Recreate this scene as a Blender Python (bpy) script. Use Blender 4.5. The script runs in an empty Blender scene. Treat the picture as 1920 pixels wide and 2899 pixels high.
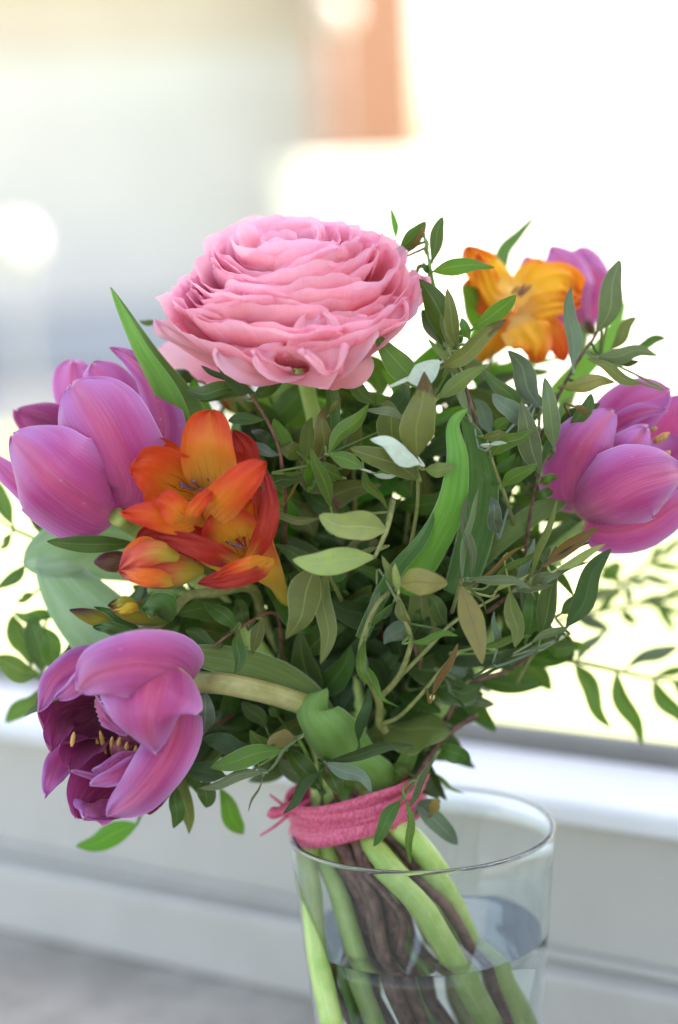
import bpy, math, random
import numpy as np
from mathutils import Vector, Matrix, noise as mnoise

R = math.radians
rnd = random.Random(7)
scene = bpy.context.scene
col = scene.collection

# ------------------------------------------------------------------ camera
# pixel space = 1920 x 2899; sizes on the focus plane, 0.6 m from the lens
W, H = 1920.0, 2899.0
PX = 0.00010568
D0 = 0.600
F = D0 / PX
PITCH, ROLL = R(9.6), R(2.5)
q = Matrix.Rotation(R(90) - PITCH, 3, 'X') @ Matrix.Rotation(-ROLL, 3, 'Z')
CR, CU, CB = q.col[0].copy(), q.col[1].copy(), q.col[2].copy()     # right, up, back

def rel(x, y, dz):
    """point seen at pixel x, y; dz millimetres behind the focus plane"""
    d = D0 + dz / 1000.0
    return CR * ((x - W / 2) / F * d) + CU * (-(y - H / 2) / F * d) - CB * d

RIM_Z = 0.120
EYE = Vector((0, 0, RIM_Z)) - rel(1194, 2338, 45)

def P(x, y, dz):
    return EYE + rel(x, y, dz)

def ray(x, y):
    return (CR * ((x - W / 2) / F) + CU * (-(y - H / 2) / F) - CB).normalized()

def on_y(x, y, Y):            # point of the vertical plane world-y = Y
    d = ray(x, y)
    return EYE + d * ((Y - EYE.y) / d.y)

cam_d = bpy.data.cameras.new('camera')
cam = bpy.data.objects.new('camera', cam_d)
col.objects.link(cam)
cam.matrix_world = Matrix.Translation(EYE) @ q.to_4x4()
cam_d.sensor_fit = 'HORIZONTAL'
cam_d.sensor_width = 24.0
cam_d.lens = 24.0 * F / W
cam_d.clip_start = 0.05
cam_d.clip_end = 2000
cam_d.dof.use_dof = True
cam_d.dof.focus_distance = D0 + 0.002
cam_d.dof.aperture_fstop = 4.0
scene.camera = cam

# ------------------------------------------------------------------ sky, sun, exposure
SUN_EL = R(40)
sun_dir = Vector((0.97, 0.07, 0)).normalized()
sun_vec = (sun_dir * math.cos(SUN_EL) + Vector((0, 0, math.sin(SUN_EL)))).normalized()
world = bpy.data.worlds.new('World')
scene.world = world
world.use_nodes = True
wn = world.node_tree
bg = wn.nodes['Background']
sky = wn.nodes.new('ShaderNodeTexSky')
sky.sky_type = 'NISHITA'
sky.sun_disc = False
sky.sun_elevation = SUN_EL
sky.sun_rotation = math.atan2(sun_vec.x, sun_vec.y)
sky.air_density = 0.8
sky.dust_density = 1.5
sky.ozone_density = 0.0
haze = wn.nodes.new('ShaderNodeMix'); haze.data_type = 'RGBA'; haze.blend_type = 'MULTIPLY'
haze.inputs[0].default_value = 1.0
haze.inputs[7].default_value = (1.17, 0.99, 0.83, 1)
wn.links.new(sky.outputs[0], haze.inputs[6])
wn.links.new(haze.outputs[2], bg.inputs['Color'])
bg.inputs['Strength'].default_value = 0.15
sl = bpy.data.lights.new('sun', 'SUN')
sl.energy = 4.0
sl.angle = R(0.6)
sl.color = (1.0, 0.95, 0.87)
so = bpy.data.objects.new('sun', sl)
col.objects.link(so)
so.rotation_euler = (-sun_vec).to_track_quat('-Z', 'Y').to_euler()
so.location = (0, 0, 8)
scene.view_settings.view_transform = 'Standard'
scene.view_settings.look = 'None'
scene.view_settings.gamma = 1.0
scene.view_settings.exposure = 2.3
scene.cycles.max_bounces = 12
scene.cycles.transmission_bounces = 12
scene.cycles.sample_clamp_indirect = 8.0

# ------------------------------------------------------------------ object helpers
def tag(o, label=None, cat=None, group=None, kind=None):
    if label: o['label'] = label
    if cat: o['category'] = cat
    if group: o['group'] = group
    if kind: o['kind'] = kind
    return o

def empty(name, loc, label, cat, group=None):
    o = bpy.data.objects.new(name, None)
    o.empty_display_size = 0.01
    o.location = loc
    col.objects.link(o)
    return tag(o, label, cat, group)

def world_loc(o):
    v = Vector((0, 0, 0))
    while o is not None:
        v += o.location
        o = o.parent
    return v

def mesh_obj(name, verts, faces, mat, parent=None, uvs=None, smooth=True, label=None):
    """verts are world coordinates; the object's origin goes to its parent's"""
    me = bpy.data.meshes.new(name)
    off = world_loc(parent) if parent else Vector((0, 0, 0))
    me.from_pydata([(v[0] - off[0], v[1] - off[1], v[2] - off[2]) for v in verts], [], faces)
    if uvs is not None:
        ul = me.uv_layers.new(name='UVMap')
        li = np.zeros(len(me.loops), dtype=np.int32)
        me.loops.foreach_get('vertex_index', li)
        ul.data.foreach_set('uv', np.asarray(uvs, dtype=np.float32)[li].ravel())
    if smooth:
        me.polygons.foreach_set('use_smooth', [True] * len(me.polygons))
    me.materials.append(mat)
    me.update()
    o = bpy.data.objects.new(name, me)
    col.objects.link(o)
    if parent: o.parent = parent
    if label: o['label'] = label
    return o

def crom(pts, n):
    """Catmull-Rom through pts -> n+1 rows"""
    p = np.asarray([list(a) for a in pts], dtype=float)
    if len(p) == 2:
        t = np.linspace(0, 1, n + 1)[:, None]
        return p[0] * (1 - t) + p[1] * t
    p = np.vstack([2 * p[0] - p[1], p, 2 * p[-1] - p[-2]])
    m = len(p) - 3
    out = []
    for i in range(n + 1):
        s = i / n * m
        k = min(int(s), m - 1)
        t = s - k
        a, b, c, d = p[k:k + 4]
        out.append(0.5 * ((2 * b) + (c - a) * t + (2 * a - 5 * b + 4 * c - d) * t * t + (3 * b - a - 3 * c + d) * t ** 3))
    return np.array(out)

def nrm(a):
    return a / (np.linalg.norm(a, axis=-1, keepdims=True) + 1e-12)

def blade(mid, wmax, face, roll=0.0, twist=0.0, wrap=0.0, fold=0.0, b=0.15, m=0.5, k=3.0, e=0.5,
          nu=14, nv=6, ruf=0.0, rufn=3.0, edge=0.0, skew=0.0, phase=None, notch=0.0, wave=0.0, waven=2.0):
    """A leaf or petal surface. mid: midrib control points (world); wmax: full width in metres;
    face: approximate direction the upper side faces; roll/twist in degrees about the midrib;
    wrap: half angle in degrees of the arc across (edges away from `face` when positive);
    fold: V fold; b,m: base width and where full width is reached; k,e: tip shape; ruf: edge waves in metres."""
    M = crom(mid, 48)
    seg = np.r_[0, np.cumsum(np.linalg.norm(np.diff(M, axis=0), axis=1))]
    seg /= seg[-1]
    us = np.sin(np.linspace(0, 1, nu + 1) * math.pi / 2) * 0.6 + np.linspace(0, 1, nu + 1) * 0.4
    us[-1] = 0.9995
    Mp = np.stack([np.interp(us, seg, M[:, i]) for i in range(3)], 1)
    T = nrm(np.gradient(Mp, us, axis=0))
    N0 = np.asarray(list(face), dtype=float)
    N = nrm(N0 - (T @ N0)[:, None] * T)
    S = np.cross(T, N)
    ang = np.radians(roll + twist * us)[:, None]
    N, S = N * np.cos(ang) + S * np.sin(ang), S * np.cos(ang) - N * np.sin(ang)
    w = (b + (1 - b) * np.sin(np.pi / 2 * np.clip(us / m, 0, 1))) * np.clip(1 - us ** k, 0, 1) ** e
    peak = w.max()
    w = w / peak * wmax / 2
    ph = rnd.random() * 6.28 if phase is None else phase
    vs = np.linspace(-1, 1, nv + 1)
    th = max(abs(math.radians(wrap)), 1e-3) * (1 if wrap >= 0 else -1)
    V = []; UV = []
    for i, u in enumerate(us):
        Rr = w[i] / math.sin(abs(th)) if abs(th) < math.pi / 2 else w[i]
        for v in vs:
            a = v * abs(th)
            side = Rr * math.sin(a)
            dep = -Rr * (1 - math.cos(a)) * (1 if th > 0 else -1)
            dep += fold * abs(v) * w[i]
            rr = ruf * (abs(v) ** 1.5 * 0.8 + u ** 4 * 0.7) * math.sin(ph + rufn * 6.28 * (u * (1 if v > 0 else 1.13) + 0.23 * v))
            if wave: rr += wave * u ** 3 * math.sin(ph * 2.3 + v * waven * 3.14 + 0.8 * math.sin(v * 4 + ph))
            p = Mp[i] + S[i] * (side * (1 + skew * v)) + N[i] * (dep + rr)
            if edge:
                p = p + T[i] * (edge * math.sin(ph * 1.7 + v * rufn * 3.1) * u ** 3)
            if notch:
                p = p - T[i] * (notch * math.exp(-(v / 0.25) ** 2) * u ** 8)
            V.append(p); UV.append((v * 0.5 + 0.5, u))
    n = nv + 1
    Fc = [(i * n + j, i * n + j + 1, (i + 1) * n + j + 1, (i + 1) * n + j) for i in range(nu) for j in range(nv)]
    return V, Fc, UV

def tube(pts, radii, n=8, seg=None, cap=True, squash=1.0):
    seg = seg or max(6, 5 * (len(pts) - 1))
    M = crom(pts, seg)
    r = np.interp(np.linspace(0, 1, seg + 1), np.linspace(0, 1, len(radii)), radii)
    T = nrm(np.gradient(M, axis=0))
    up = np.array([0.13, -0.97, 0.2])
    V = []; UV = []
    for i in range(seg + 1):
        a = nrm(np.cross(T[i], up)); c = np.cross(T[i], a)
        for j in range(n):
            t = 2 * math.pi * j / n
            V.append(M[i] + (a * math.cos(t) + c * math.sin(t) * squash) * r[i]); UV.append((j / n, i / seg))
    Fc = [(i * n + j, i * n + (j + 1) % n, (i + 1) * n + (j + 1) % n, (i + 1) * n + j) for i in range(seg) for j in range(n)]
    if cap:
        Fc.append(tuple(range(n))[::-1]); Fc.append(tuple(seg * n + j for j in range(n)))
    return V, Fc, UV

def merge(*parts):
    V = []; Fc = []; UV = []
    for v, f, u in parts:
        o = len(V)
        V += list(v); UV += list(u); Fc += [tuple(i + o for i in g) for g in f]
    return V, Fc, UV

def put(name, geo, mat, parent=None, label=None):
    return mesh_obj(name, geo[0], geo[1], mat, parent, geo[2], True, label)

def box(name, lo, hi, mat, parent=None, rot=None, at=None, bev=0.0, label=None):
    """box from lo to hi in a frame `rot` (3x3) placed at `at`"""
    import bmesh
    bm = bmesh.new()
    bmesh.ops.create_cube(bm, size=1)
    for v in bm.verts:
        v.co = Vector([lo[i] + (v.co[i] + 0.5) * (hi[i] - lo[i]) for i in range(3)])
    if bev:
        bmesh.ops.bevel(bm, geom=list(bm.edges), offset=bev, segments=3, affect='EDGES', profile=0.5)
    if rot is not None:
        for v in bm.verts: v.co = rot @ v.co
    off = (at or Vector((0, 0, 0))) - (world_loc(parent) if parent else Vector((0, 0, 0)))
    for v in bm.verts: v.co += off
    me = bpy.data.meshes.new(name)
    bm.to_mesh(me); bm.free()
    me.materials.append(mat)
    o = bpy.data.objects.new(name, me)
    col.objects.link(o)
    if parent: o.parent = parent
    if label: o['label'] = label
    return o

# ------------------------------------------------------------------ materials
def new_mat(name):
    m = bpy.data.materials.new(name)
    m.use_nodes = True
    nt = m.node_tree
    nt.nodes.clear()
    out = nt.nodes.new('ShaderNodeOutputMaterial')
    return m, nt, out

class NT:
    """tiny node builder"""
    def __init__(s, nt): s.nt = nt
    def n(s, t, **kw):
        o = s.nt.nodes.new(t)
        for a, b in kw.items(): setattr(o, a, b)
        return o
    def set(s, sock, v):
        if isinstance(v, bpy.types.NodeSocket): s.nt.links.new(v, sock)
        elif isinstance(v, tuple) and len(v) == 3 and sock.type == 'RGBA': sock.default_value = (*v, 1)
        else: sock.default_value = v
    def math(s, op, a, b=0.0, c=None, clamp=False):
        o = s.n('ShaderNodeMath', operation=op, use_clamp=clamp)
        s.set(o.inputs[0], a); s.set(o.inputs[1], b)
        if c is not None: s.set(o.inputs[2], c)
        return o.outputs[0]
    def mix(s, f, a, b, mode='MIX'):
        o = s.n('ShaderNodeMix', data_type='RGBA', blend_type=mode)
        s.set(o.inputs[0], f); s.set(o.inputs[6], a); s.set(o.inputs[7], b)
        return o.outputs[2]
    def step(s, x, lo, hi):
        o = s.n('ShaderNodeMapRange', interpolation_type='SMOOTHSTEP')
        s.set(o.inputs[0], x); o.inputs[1].default_value = lo; o.inputs[2].default_value = hi
        return o.outputs[0]
    def noise(s, vec, scale, detail=3.0, rough=0.5):
        o = s.n('ShaderNodeTexNoise')
        if vec is not None: s.set(o.inputs['Vector'], vec)
        o.inputs['Scale'].default_value = scale; o.inputs['Detail'].default_value = detail; o.inputs['Roughness'].default_value = rough
        return o.outputs[0]
    def uv(s):
        o = s.n('ShaderNodeUVMap'); o.uv_map = 'UVMap'
        sp = s.n('ShaderNodeSeparateXYZ'); s.nt.links.new(o.outputs[0], sp.inputs[0])
        return sp.outputs[0], sp.outputs[1]
    def comb(s, x, y, z=0.0):
        o = s.n('ShaderNodeCombineXYZ'); s.set(o.inputs[0], x); s.set(o.inputs[1], y); s.set(o.inputs[2], z)
        return o.outputs[0]
    def objrand(s): return s.n('ShaderNodeObjectInfo').outputs['Random']
    def pos(s): return s.n('ShaderNodeTexCoord').outputs['Object']
    def bump(s, h, strength=0.3, dist=0.0005):
        o = s.n('ShaderNodeBump'); o.inputs['Strength'].default_value = strength; o.inputs['Distance'].default_value = dist
        s.set(o.inputs['Height'], h); return o.outputs[0]
    def hsv(s, c, h, sa, v):
        o = s.n('ShaderNodeHueSaturation'); s.set(o.inputs['Hue'], h); s.set(o.inputs['Saturation'], sa); s.set(o.inputs['Value'], v); s.set(o.inputs['Color'], c)
        return o.outputs[0]

def thin(N, out, colr, trans_col, trans=0.35, rough=0.45, spec=0.4, normal=None, sheen=0.0, coat=0.0):
    p = N.n('ShaderNodeBsdfPrincipled')
    N.set(p.inputs['Base Color'], colr); N.set(p.inputs['Roughness'], rough)
    p.inputs['Specular IOR Level'].default_value = spec
    if sheen: p.inputs['Sheen Weight'].default_value = sheen
    if coat:
        p.inputs['Coat Weight'].default_value = coat; p.inputs['Coat Roughness'].default_value = 0.3
    t = N.n('ShaderNodeBsdfTranslucent'); N.set(t.inputs['Color'], trans_col)
    if normal is not None:
        N.set(p.inputs['Normal'], normal); N.set(t.inputs['Normal'], normal)
    mx = N.n('ShaderNodeMixShader'); N.set(mx.inputs[0], trans)
    N.nt.links.new(p.outputs[0], mx.inputs[1]); N.nt.links.new(t.outputs[0], mx.inputs[2])
    N.nt.links.new(mx.outputs[0], out.inputs[0])

def leaf_mat(name, top, back, rib, rim, rough=0.42, trans=0.3, brown=0.0, veins=0.25, spec=0.3, tcol=None):
    top, back = [tuple(v * 0.92 for v in k_) for k_ in (top, back)]
    m, nt, out = new_mat(name); N = NT(nt)
    x, y = N.uv(); r = N.objrand()
    ax = N.math('ABSOLUTE', N.math('SUBTRACT', x, 0.5))
    geo = N.n('ShaderNodeNewGeometry')
    base = N.mix(geo.outputs['Backfacing'], top, back)
    big = N.noise(N.comb(x, N.math('ADD', N.math('MULTIPLY', y, 3.0), N.math('MULTIPLY', r, 40.0))), 2.2, 4)
    base = N.hsv(base, N.math('MULTIPLY_ADD', r, 0.045, 0.478), N.math('MULTIPLY_ADD', big, 0.5, 0.72), N.math('MULTIPLY_ADD', N.math('ADD', big, r), 0.55, 0.5))
    # side veins
    ph = N.math('SUBTRACT', N.math('MULTIPLY', y, 90.0), N.math('MULTIPLY', ax, 95.0))
    wob = N.math('MULTIPLY', N.noise(N.comb(x, y, r), 9.0), 9.0)
    vein = N.step(N.math('SINE', N.math('ADD', ph, wob)), 0.72, 1.0)
    base = N.mix(N.math('MULTIPLY', vein, veins), base, rib)
    ribm = N.math('SUBTRACT', 1.0, N.step(ax, 0.008, 0.035))
    base = N.mix(N.math('MULTIPLY', ribm, 0.75), base, rib)
    rimm = N.step(ax, 0.462, 0.492)
    base = N.mix(N.math('MULTIPLY', rimm, 0.7), base, rim)
    sp = N.noise(N.comb(x, N.math('MULTIPLY', y, 3.0), N.math('MULTIPLY', r, 9.0)), 11.0, 3)
    spots = N.step(sp, 0.69, 0.75)
    base = N.mix(N.math('MULTIPLY', spots, 0.6), base, (0.07, 0.04, 0.015))
    if brown:
        bm_ = N.step(N.math('ADD', y, N.math('MULTIPLY', N.math('SUBTRACT', N.noise(N.comb(x, y, r), 6.0, 5), 0.5), 0.7)), 1 - brown, 1 - brown + 0.06)
        base = N.mix(bm_, base, (0.10, 0.055, 0.02))
    h = N.math('SUBTRACT', N.math('MULTIPLY', N.noise(N.pos(), 900.0, 2), 0.25), N.math('ADD', N.math('MULTIPLY', vein, 0.5), ribm))
    nor = N.bump(h, 0.35, 0.00035)
    tc = N.mix(0.5, base, tcol or (0.22, 0.42, 0.03), 'MIX')
    rg = N.math('MULTIPLY_ADD', big, 0.25, rough - 0.12)
    thin(N, out, base, tc, trans, rg, spec, nor)
    return m

LM = {
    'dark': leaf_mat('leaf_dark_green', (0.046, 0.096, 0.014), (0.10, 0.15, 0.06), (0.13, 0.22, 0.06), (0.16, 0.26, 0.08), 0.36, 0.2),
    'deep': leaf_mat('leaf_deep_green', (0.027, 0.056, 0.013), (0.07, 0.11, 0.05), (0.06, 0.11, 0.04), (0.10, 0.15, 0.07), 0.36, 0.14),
    'mid': leaf_mat('leaf_mid_green', (0.085, 0.155, 0.020), (0.14, 0.19, 0.07), (0.20, 0.31, 0.08), (0.26, 0.38, 0.13), 0.38, 0.28),
    'bright': leaf_mat('leaf_bright_green', (0.075, 0.22, 0.016), (0.12, 0.26, 0.04), (0.20, 0.38, 0.06), (0.26, 0.42, 0.10), 0.35, 0.42),
    'olive': leaf_mat('leaf_olive', (0.125, 0.150, 0.036), (0.20, 0.22, 0.09), (0.24, 0.29, 0.08), (0.32, 0.38, 0.15), 0.44, 0.25),
    'spent': leaf_mat('leaf_olive_browning', (0.135, 0.135, 0.035), (0.2, 0.19, 0.08), (0.22, 0.24, 0.07), (0.30, 0.32, 0.12), 0.46, 0.2, brown=0.25),
    'pale': leaf_mat('leaf_pale_yellow_green', (0.33, 0.42, 0.13), (0.33, 0.42, 0.13), (0.45, 0.50, 0.18), (0.25, 0.22, 0.08), 0.5, 0.3, veins=0.12),
    'straw': leaf_mat('leaf_straw_olive', (0.26, 0.23, 0.07), (0.24, 0.22, 0.08), (0.17, 0.12, 0.04), (0.20, 0.16, 0.05), 0.5, 0.25, veins=0.35),
    'grey': leaf_mat('leaf_grey_green', (0.115, 0.150, 0.070), (0.16, 0.22, 0.15), (0.22, 0.28, 0.14), (0.34, 0.40, 0.28), 0.42, 0.2, veins=0.15),
    'blue': leaf_mat('leaf_blue_grey', (0.115, 0.155, 0.105), (0.18, 0.24, 0.20), (0.20, 0.28, 0.20), (0.28, 0.36, 0.30), 0.4, 0.15, veins=0.1),
    'silver': leaf_mat('leaf_silver', (0.52, 0.62, 0.52), (0.52, 0.62, 0.52), (0.55, 0.62, 0.50), (0.30, 0.40, 0.28), 0.4, 0.15, veins=0.12, tcol=(0.3, 0.45, 0.3)),
    'rust': leaf_mat('leaf_rusty_olive', (0.22, 0.13, 0.035), (0.22, 0.14, 0.05), (0.25, 0.16, 0.05), (0.3, 0.25, 0.1), 0.5, 0.25),
}

def tulip_leaf_mat(name, c1, c2, trans=0.3, rough=0.45):
    m, nt, out = new_mat(name); N = NT(nt)
    x, y = N.uv(); r = N.objrand()
    st = N.noise(N.comb(N.math('MULTIPLY', x, 60.0), N.math('MULTIPLY', y, 2.0), r), 1.0, 3)
    st2 = N.noise(N.comb(N.math('MULTIPLY', x, 5.0), N.math('MULTIPLY', y, 3.0), r), 1.0, 3)
    c = N.mix(N.step(st2, 0.35, 0.68), c1, c2)
    c = N.mix(N.math('MULTIPLY', N.step(st, 0.45, 0.75), 0.22), c, (0.35, 0.48, 0.25))
    ax = N.math('ABSOLUTE', N.math('SUBTRACT', x, 0.5))
    c = N.mix(N.math('MULTIPLY', N.step(ax, 0.475, 0.497), 0.8), c, (0.48, 0.66, 0.42))
    dust = N.noise(N.pos(), 240.0, 5, 0.7)
    c = N.mix(N.math('MULTIPLY', N.step(dust, 0.55, 0.8), 0.2), c, (0.4, 0.5, 0.4))
    nor = N.bump(N.math('ADD', st, N.math('MULTIPLY', N.noise(N.pos(), 800.0, 2), 0.3)), 0.25, 0.0004)
    thin(N, out, c, N.mix(0.5, c, (0.25, 0.5, 0.03)), trans, rough, 0.4, nor)
    return m

TL = {
    'fresh': tulip_leaf_mat('tulip_leaf_fresh', (0.11, 0.33, 0.035), (0.17, 0.40, 0.07), 0.4),
    'dull': tulip_leaf_mat('tulip_leaf_dull', (0.05, 0.13, 0.03), (0.075, 0.165, 0.045), 0.25),
    'wax': tulip_leaf_mat('tulip_leaf_waxy', (0.22, 0.35, 0.20), (0.34, 0.46, 0.34), 0.3, 0.5),
    'light': tulip_leaf_mat('tulip_leaf_light', (0.20, 0.38, 0.08), (0.26, 0.44, 0.14), 0.35),
    'olive': tulip_leaf_mat('tulip_leaf_olive', (0.095, 0.15, 0.03), (0.13, 0.18, 0.04), 0.2),
}

def stem_mat(name, c1, c2, rough=0.5, sc=300.0, trans=0.0):
    m, nt, out = new_mat(name); N = NT(nt)
    x, y = N.uv()
    f = N.noise(N.pos(), sc, 5, 0.6)
    st = N.noise(N.comb(N.math('MULTIPLY', x, 20.0), N.math('MULTIPLY', y, 4.0)), 1.0, 3)
    c = N.mix(N.step(f, 0.35, 0.65), c1, c2)
    c = N.mix(N.math('MULTIPLY', N.step(st, 0.5, 0.8), 0.3), c, tuple(min(1, k * 1.7) for k in c2))
    p = N.n('ShaderNodeBsdfPrincipled')
    N.set(p.inputs['Base Color'], c); p.inputs['Roughness'].default_value = rough
    if trans:
        p.inputs['Subsurface Weight'].default_value = trans; p.inputs['Subsurface Radius'].default_value = (0.6, 1.0, 0.2); p.inputs['Subsurface Scale'].default_value = 0.002
    N.set(p.inputs['Normal'], N.bump(N.math('ADD', f, st), 0.4, 0.0004))
    nt.links.new(p.outputs[0], out.inputs[0])
    return m

SM = {
    'twig': stem_mat('twig_brown', (0.085, 0.036, 0.024), (0.19, 0.105, 0.075), 0.6),
    'redtwig': stem_mat('twig_reddish', (0.12, 0.045, 0.035), (0.20, 0.09, 0.055), 0.5),
    'olive': stem_mat('stem_olive', (0.16, 0.18, 0.05), (0.24, 0.26, 0.09), 0.5),
    'green': stem_mat('stem_green', (0.10, 0.20, 0.03), (0.16, 0.28, 0.06), 0.4),
    'tulip': stem_mat('tulip_stem', (0.33, 0.50, 0.11), (0.46, 0.60, 0.20), 0.4, 120.0, 0.3),
    'tulip_aged': stem_mat('tulip_stem_aged', (0.26, 0.27, 0.08), (0.42, 0.40, 0.18), 0.45, 90.0, 0.2),
}

def tulip_petal_mat():
    m, nt, out = new_mat('tulip_petal'); N = NT(nt)
    x, y = N.uv(); r = N.objrand()
    ax = N.math('ABSOLUTE', N.math('SUBTRACT', x, 0.5))
    geo = N.n('ShaderNodeNewGeometry')
    sv = N.comb(N.math('MULTIPLY', x, 90.0), N.math('MULTIPLY', y, 2.0), N.math('MULTIPLY', r, 20.0))
    st = N.noise(sv, 1.0, 4, 0.6)
    cl = N.noise(N.comb(N.math('MULTIPLY', x, 6.0), N.math('MULTIPLY', y, 2.0), N.math('MULTIPLY', r, 13.0)), 1.0, 3)
    c = N.mix(N.step(cl, 0.32, 0.68), (0.36, 0.036, 0.185), (0.45, 0.075, 0.28))
    # lilac margins, salmon flame up the middle
    mg = N.math('MAXIMUM', N.step(ax, 0.22, 0.5), N.step(y, 0.62, 1.0))
    c = N.mix(N.math('MULTIPLY', mg, 0.68), c, (0.55, 0.27, 0.66))
    fl = N.math('MULTIPLY', N.math('SUBTRACT', 1.0, N.step(N.math('ADD', ax, N.math('MULTIPLY', cl, 0.15)), 0.08, 0.27)), 0.5)
    c = N.mix(fl, c, (0.60, 0.10, 0.18))
    c = N.mix(N.math('MULTIPLY', N.step(st, 0.48, 0.72), 0.22), c, (0.72, 0.38, 0.68))
    c = N.mix(N.math('MULTIPLY', N.math('SUBTRACT', 1.0, N.step(st, 0.28, 0.45)), 0.18), c, (0.34, 0.05, 0.24))
    c = N.mix(N.math('SUBTRACT', 1.0, N.step(y, 0.0, 0.05)), c, (0.42, 0.40, 0.16))
    c = N.mix(N.math('MULTIPLY', N.math('MAXIMUM', N.step(ax, 0.478, 0.5), N.step(y, 0.975, 1.0)), 0.6), c, (0.82, 0.60, 0.86))
    spk = N.noise(N.pos(), 420.0, 2)
    c = N.mix(N.math('MULTIPLY', N.step(spk, 0.72, 0.76), 0.2), c, (0.85, 0.6, 0.75))
    c = N.mix(N.math('MULTIPLY', geo.outputs['Backfacing'], 0.65), c, (0.40, 0.025, 0.20))
    nor = N.bump(N.math('ADD', N.math('ADD', st, N.math('MULTIPLY', cl, 1.0)), N.math('MULTIPLY', N.step(ax, 0.0, 0.06), 1.6)), 0.45, 0.0007)
    thin(N, out, c, N.mix(0.5, c, (0.85, 0.12, 0.50)), 0.26, 0.42, 0.35, nor, sheen=0.15)
    return m

def ran_petal_mat():
    m, nt, out = new_mat('ranunculus_petal'); N = NT(nt)
    x, y = N.uv(); r = N.objrand()
    st = N.noise(N.comb(N.math('MULTIPLY', x, 130.0), N.math('MULTIPLY', y, 2.5), N.math('MULTIPLY', r, 20.0)), 1.0, 3, 0.6)
    cl = N.noise(N.comb(N.math('MULTIPLY', x, 4.0), N.math('MULTIPLY', y, 3.0), N.math('MULTIPLY', r, 11.0)), 1.0, 2)
    c = N.mix(N.step(cl, 0.3, 0.7), (0.98, 0.56, 0.69), (0.98, 0.65, 0.78))
    c = N.mix(N.math('SUBTRACT', 1.0, N.step(y, 0.45, 0.88)), c, (0.94, 0.36, 0.46))  # deeper pink low on the petals: filtered light between layers painted in
    c = N.mix(N.math('MULTIPLY', r, 0.25), c, (0.86, 0.46, 0.52))
    c = N.mix(N.math('MULTIPLY', N.step(y, 0.86, 1.0), 0.35), c, (0.95, 0.66, 0.92))
    c = N.mix(N.math('MULTIPLY', N.step(st, 0.5, 0.72), 0.42), c, (0.98, 0.76, 0.84))
    c = N.mix(N.math('MULTIPLY', N.math('SUBTRACT', 1.0, N.step(st, 0.3, 0.45)), 0.2), c, (0.72, 0.22, 0.34))
    nor = N.bump(N.math('ADD', st, N.math('MULTIPLY', cl, 0.5)), 0.22, 0.0005)
    thin(N, out, c, N.mix(0.5, c, (1.0, 0.46, 0.60)), 0.55, 0.5, 0.25, nor, sheen=0.15)
    return m

def freesia_mat(name, edge_c, body_c, throat_c, vein_c, t0=0.25, t1=0.7, vein_amt=0.8, tr=(0.95, 0.25, 0.02), back=None):
    m, nt, out = new_mat(name); N = NT(nt)
    x, y = N.uv(); r = N.objrand()
    ax = N.math('ABSOLUTE', N.math('SUBTRACT', x, 0.5))
    cl = N.noise(N.comb(N.math('MULTIPLY', x, 5.0), N.math('MULTIPLY', y, 3.0), N.math('MULTIPLY', r, 11.0)), 1.0, 3)
    yy = N.math('ADD', y, N.math('MULTIPLY', N.math('SUBTRACT', cl, 0.5), 0.25))
    yy = N.math('ADD', yy, N.math('MULTIPLY', ax, 0.35))
    c = N.mix(N.step(yy, t0, t1), throat_c, body_c)
    c = N.mix(N.step(N.math('ADD', yy, N.math('MULTIPLY', ax, 0.3)), 0.75, 1.15), c, edge_c)
    vx = N.math('ADD', N.math('MULTIPLY', x, 7.0), N.math('MULTIPLY', N.math('SUBTRACT', cl, 0.5), 1.2))
    vl = N.math('ABSOLUTE', N.math('SINE', N.math('MULTIPLY', vx, 3.14159)))
    vm = N.math('MULTIPLY', N.math('SUBTRACT', 1.0, N.step(vl, 0.04, 0.25)), N.math('SUBTRACT', 1.0, N.step(yy, 0.38, 0.72)))
    c = N.mix(N.math('MULTIPLY', vm, vein_amt), c, vein_c)
    st = N.noise(N.comb(N.math('MULTIPLY', x, 60.0), N.math('MULTIPLY', y, 5.0), r), 1.0, 3)
    c = N.mix(N.math('MULTIPLY', N.step(st, 0.5, 0.8), 0.15), c, (1.0, 0.55, 0.2))
    if back is not None:
        geo = N.n('ShaderNodeNewGeometry')
        c = N.mix(N.math('MULTIPLY', geo.outputs['Backfacing'], 0.8), c, back)
    nor = N.bump(N.math('ADD', st, N.math('MULTIPLY', N.noise(N.pos(), 900.0, 2), 0.5)), 0.22, 0.0004)
    thin(N, out, c, N.mix(0.5, c, tr), 0.3, 0.42, 0.3, nor, sheen=0.1)
    return m

M_TUL = tulip_petal_mat()
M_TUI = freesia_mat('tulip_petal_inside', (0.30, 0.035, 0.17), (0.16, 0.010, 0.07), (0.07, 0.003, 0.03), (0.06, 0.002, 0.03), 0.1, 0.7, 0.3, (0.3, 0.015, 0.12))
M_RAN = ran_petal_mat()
M_FOR = freesia_mat('freesia_orange', (0.52, 0.026, 0.006), (0.62, 0.060, 0.004), (0.66, 0.28, 0.012), (0.16, 0.015, 0.01), 0.28, 0.85, 1.0)
M_FYO = freesia_mat('freesia_orange_yellow', (0.58, 0.045, 0.008), (0.66, 0.15, 0.015), (0.62, 0.33, 0.04), (0.36, 0.09, 0.02), 0.35, 0.9, 0.6)
M_FRE = freesia_mat('freesia_red', (0.28, 0.008, 0.012), (0.34, 0.014, 0.006), (0.72, 0.36, 0.02), (0.22, 0.01, 0.01), 0.10, 0.45, 0.9, (0.8, 0.06, 0.01))
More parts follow.
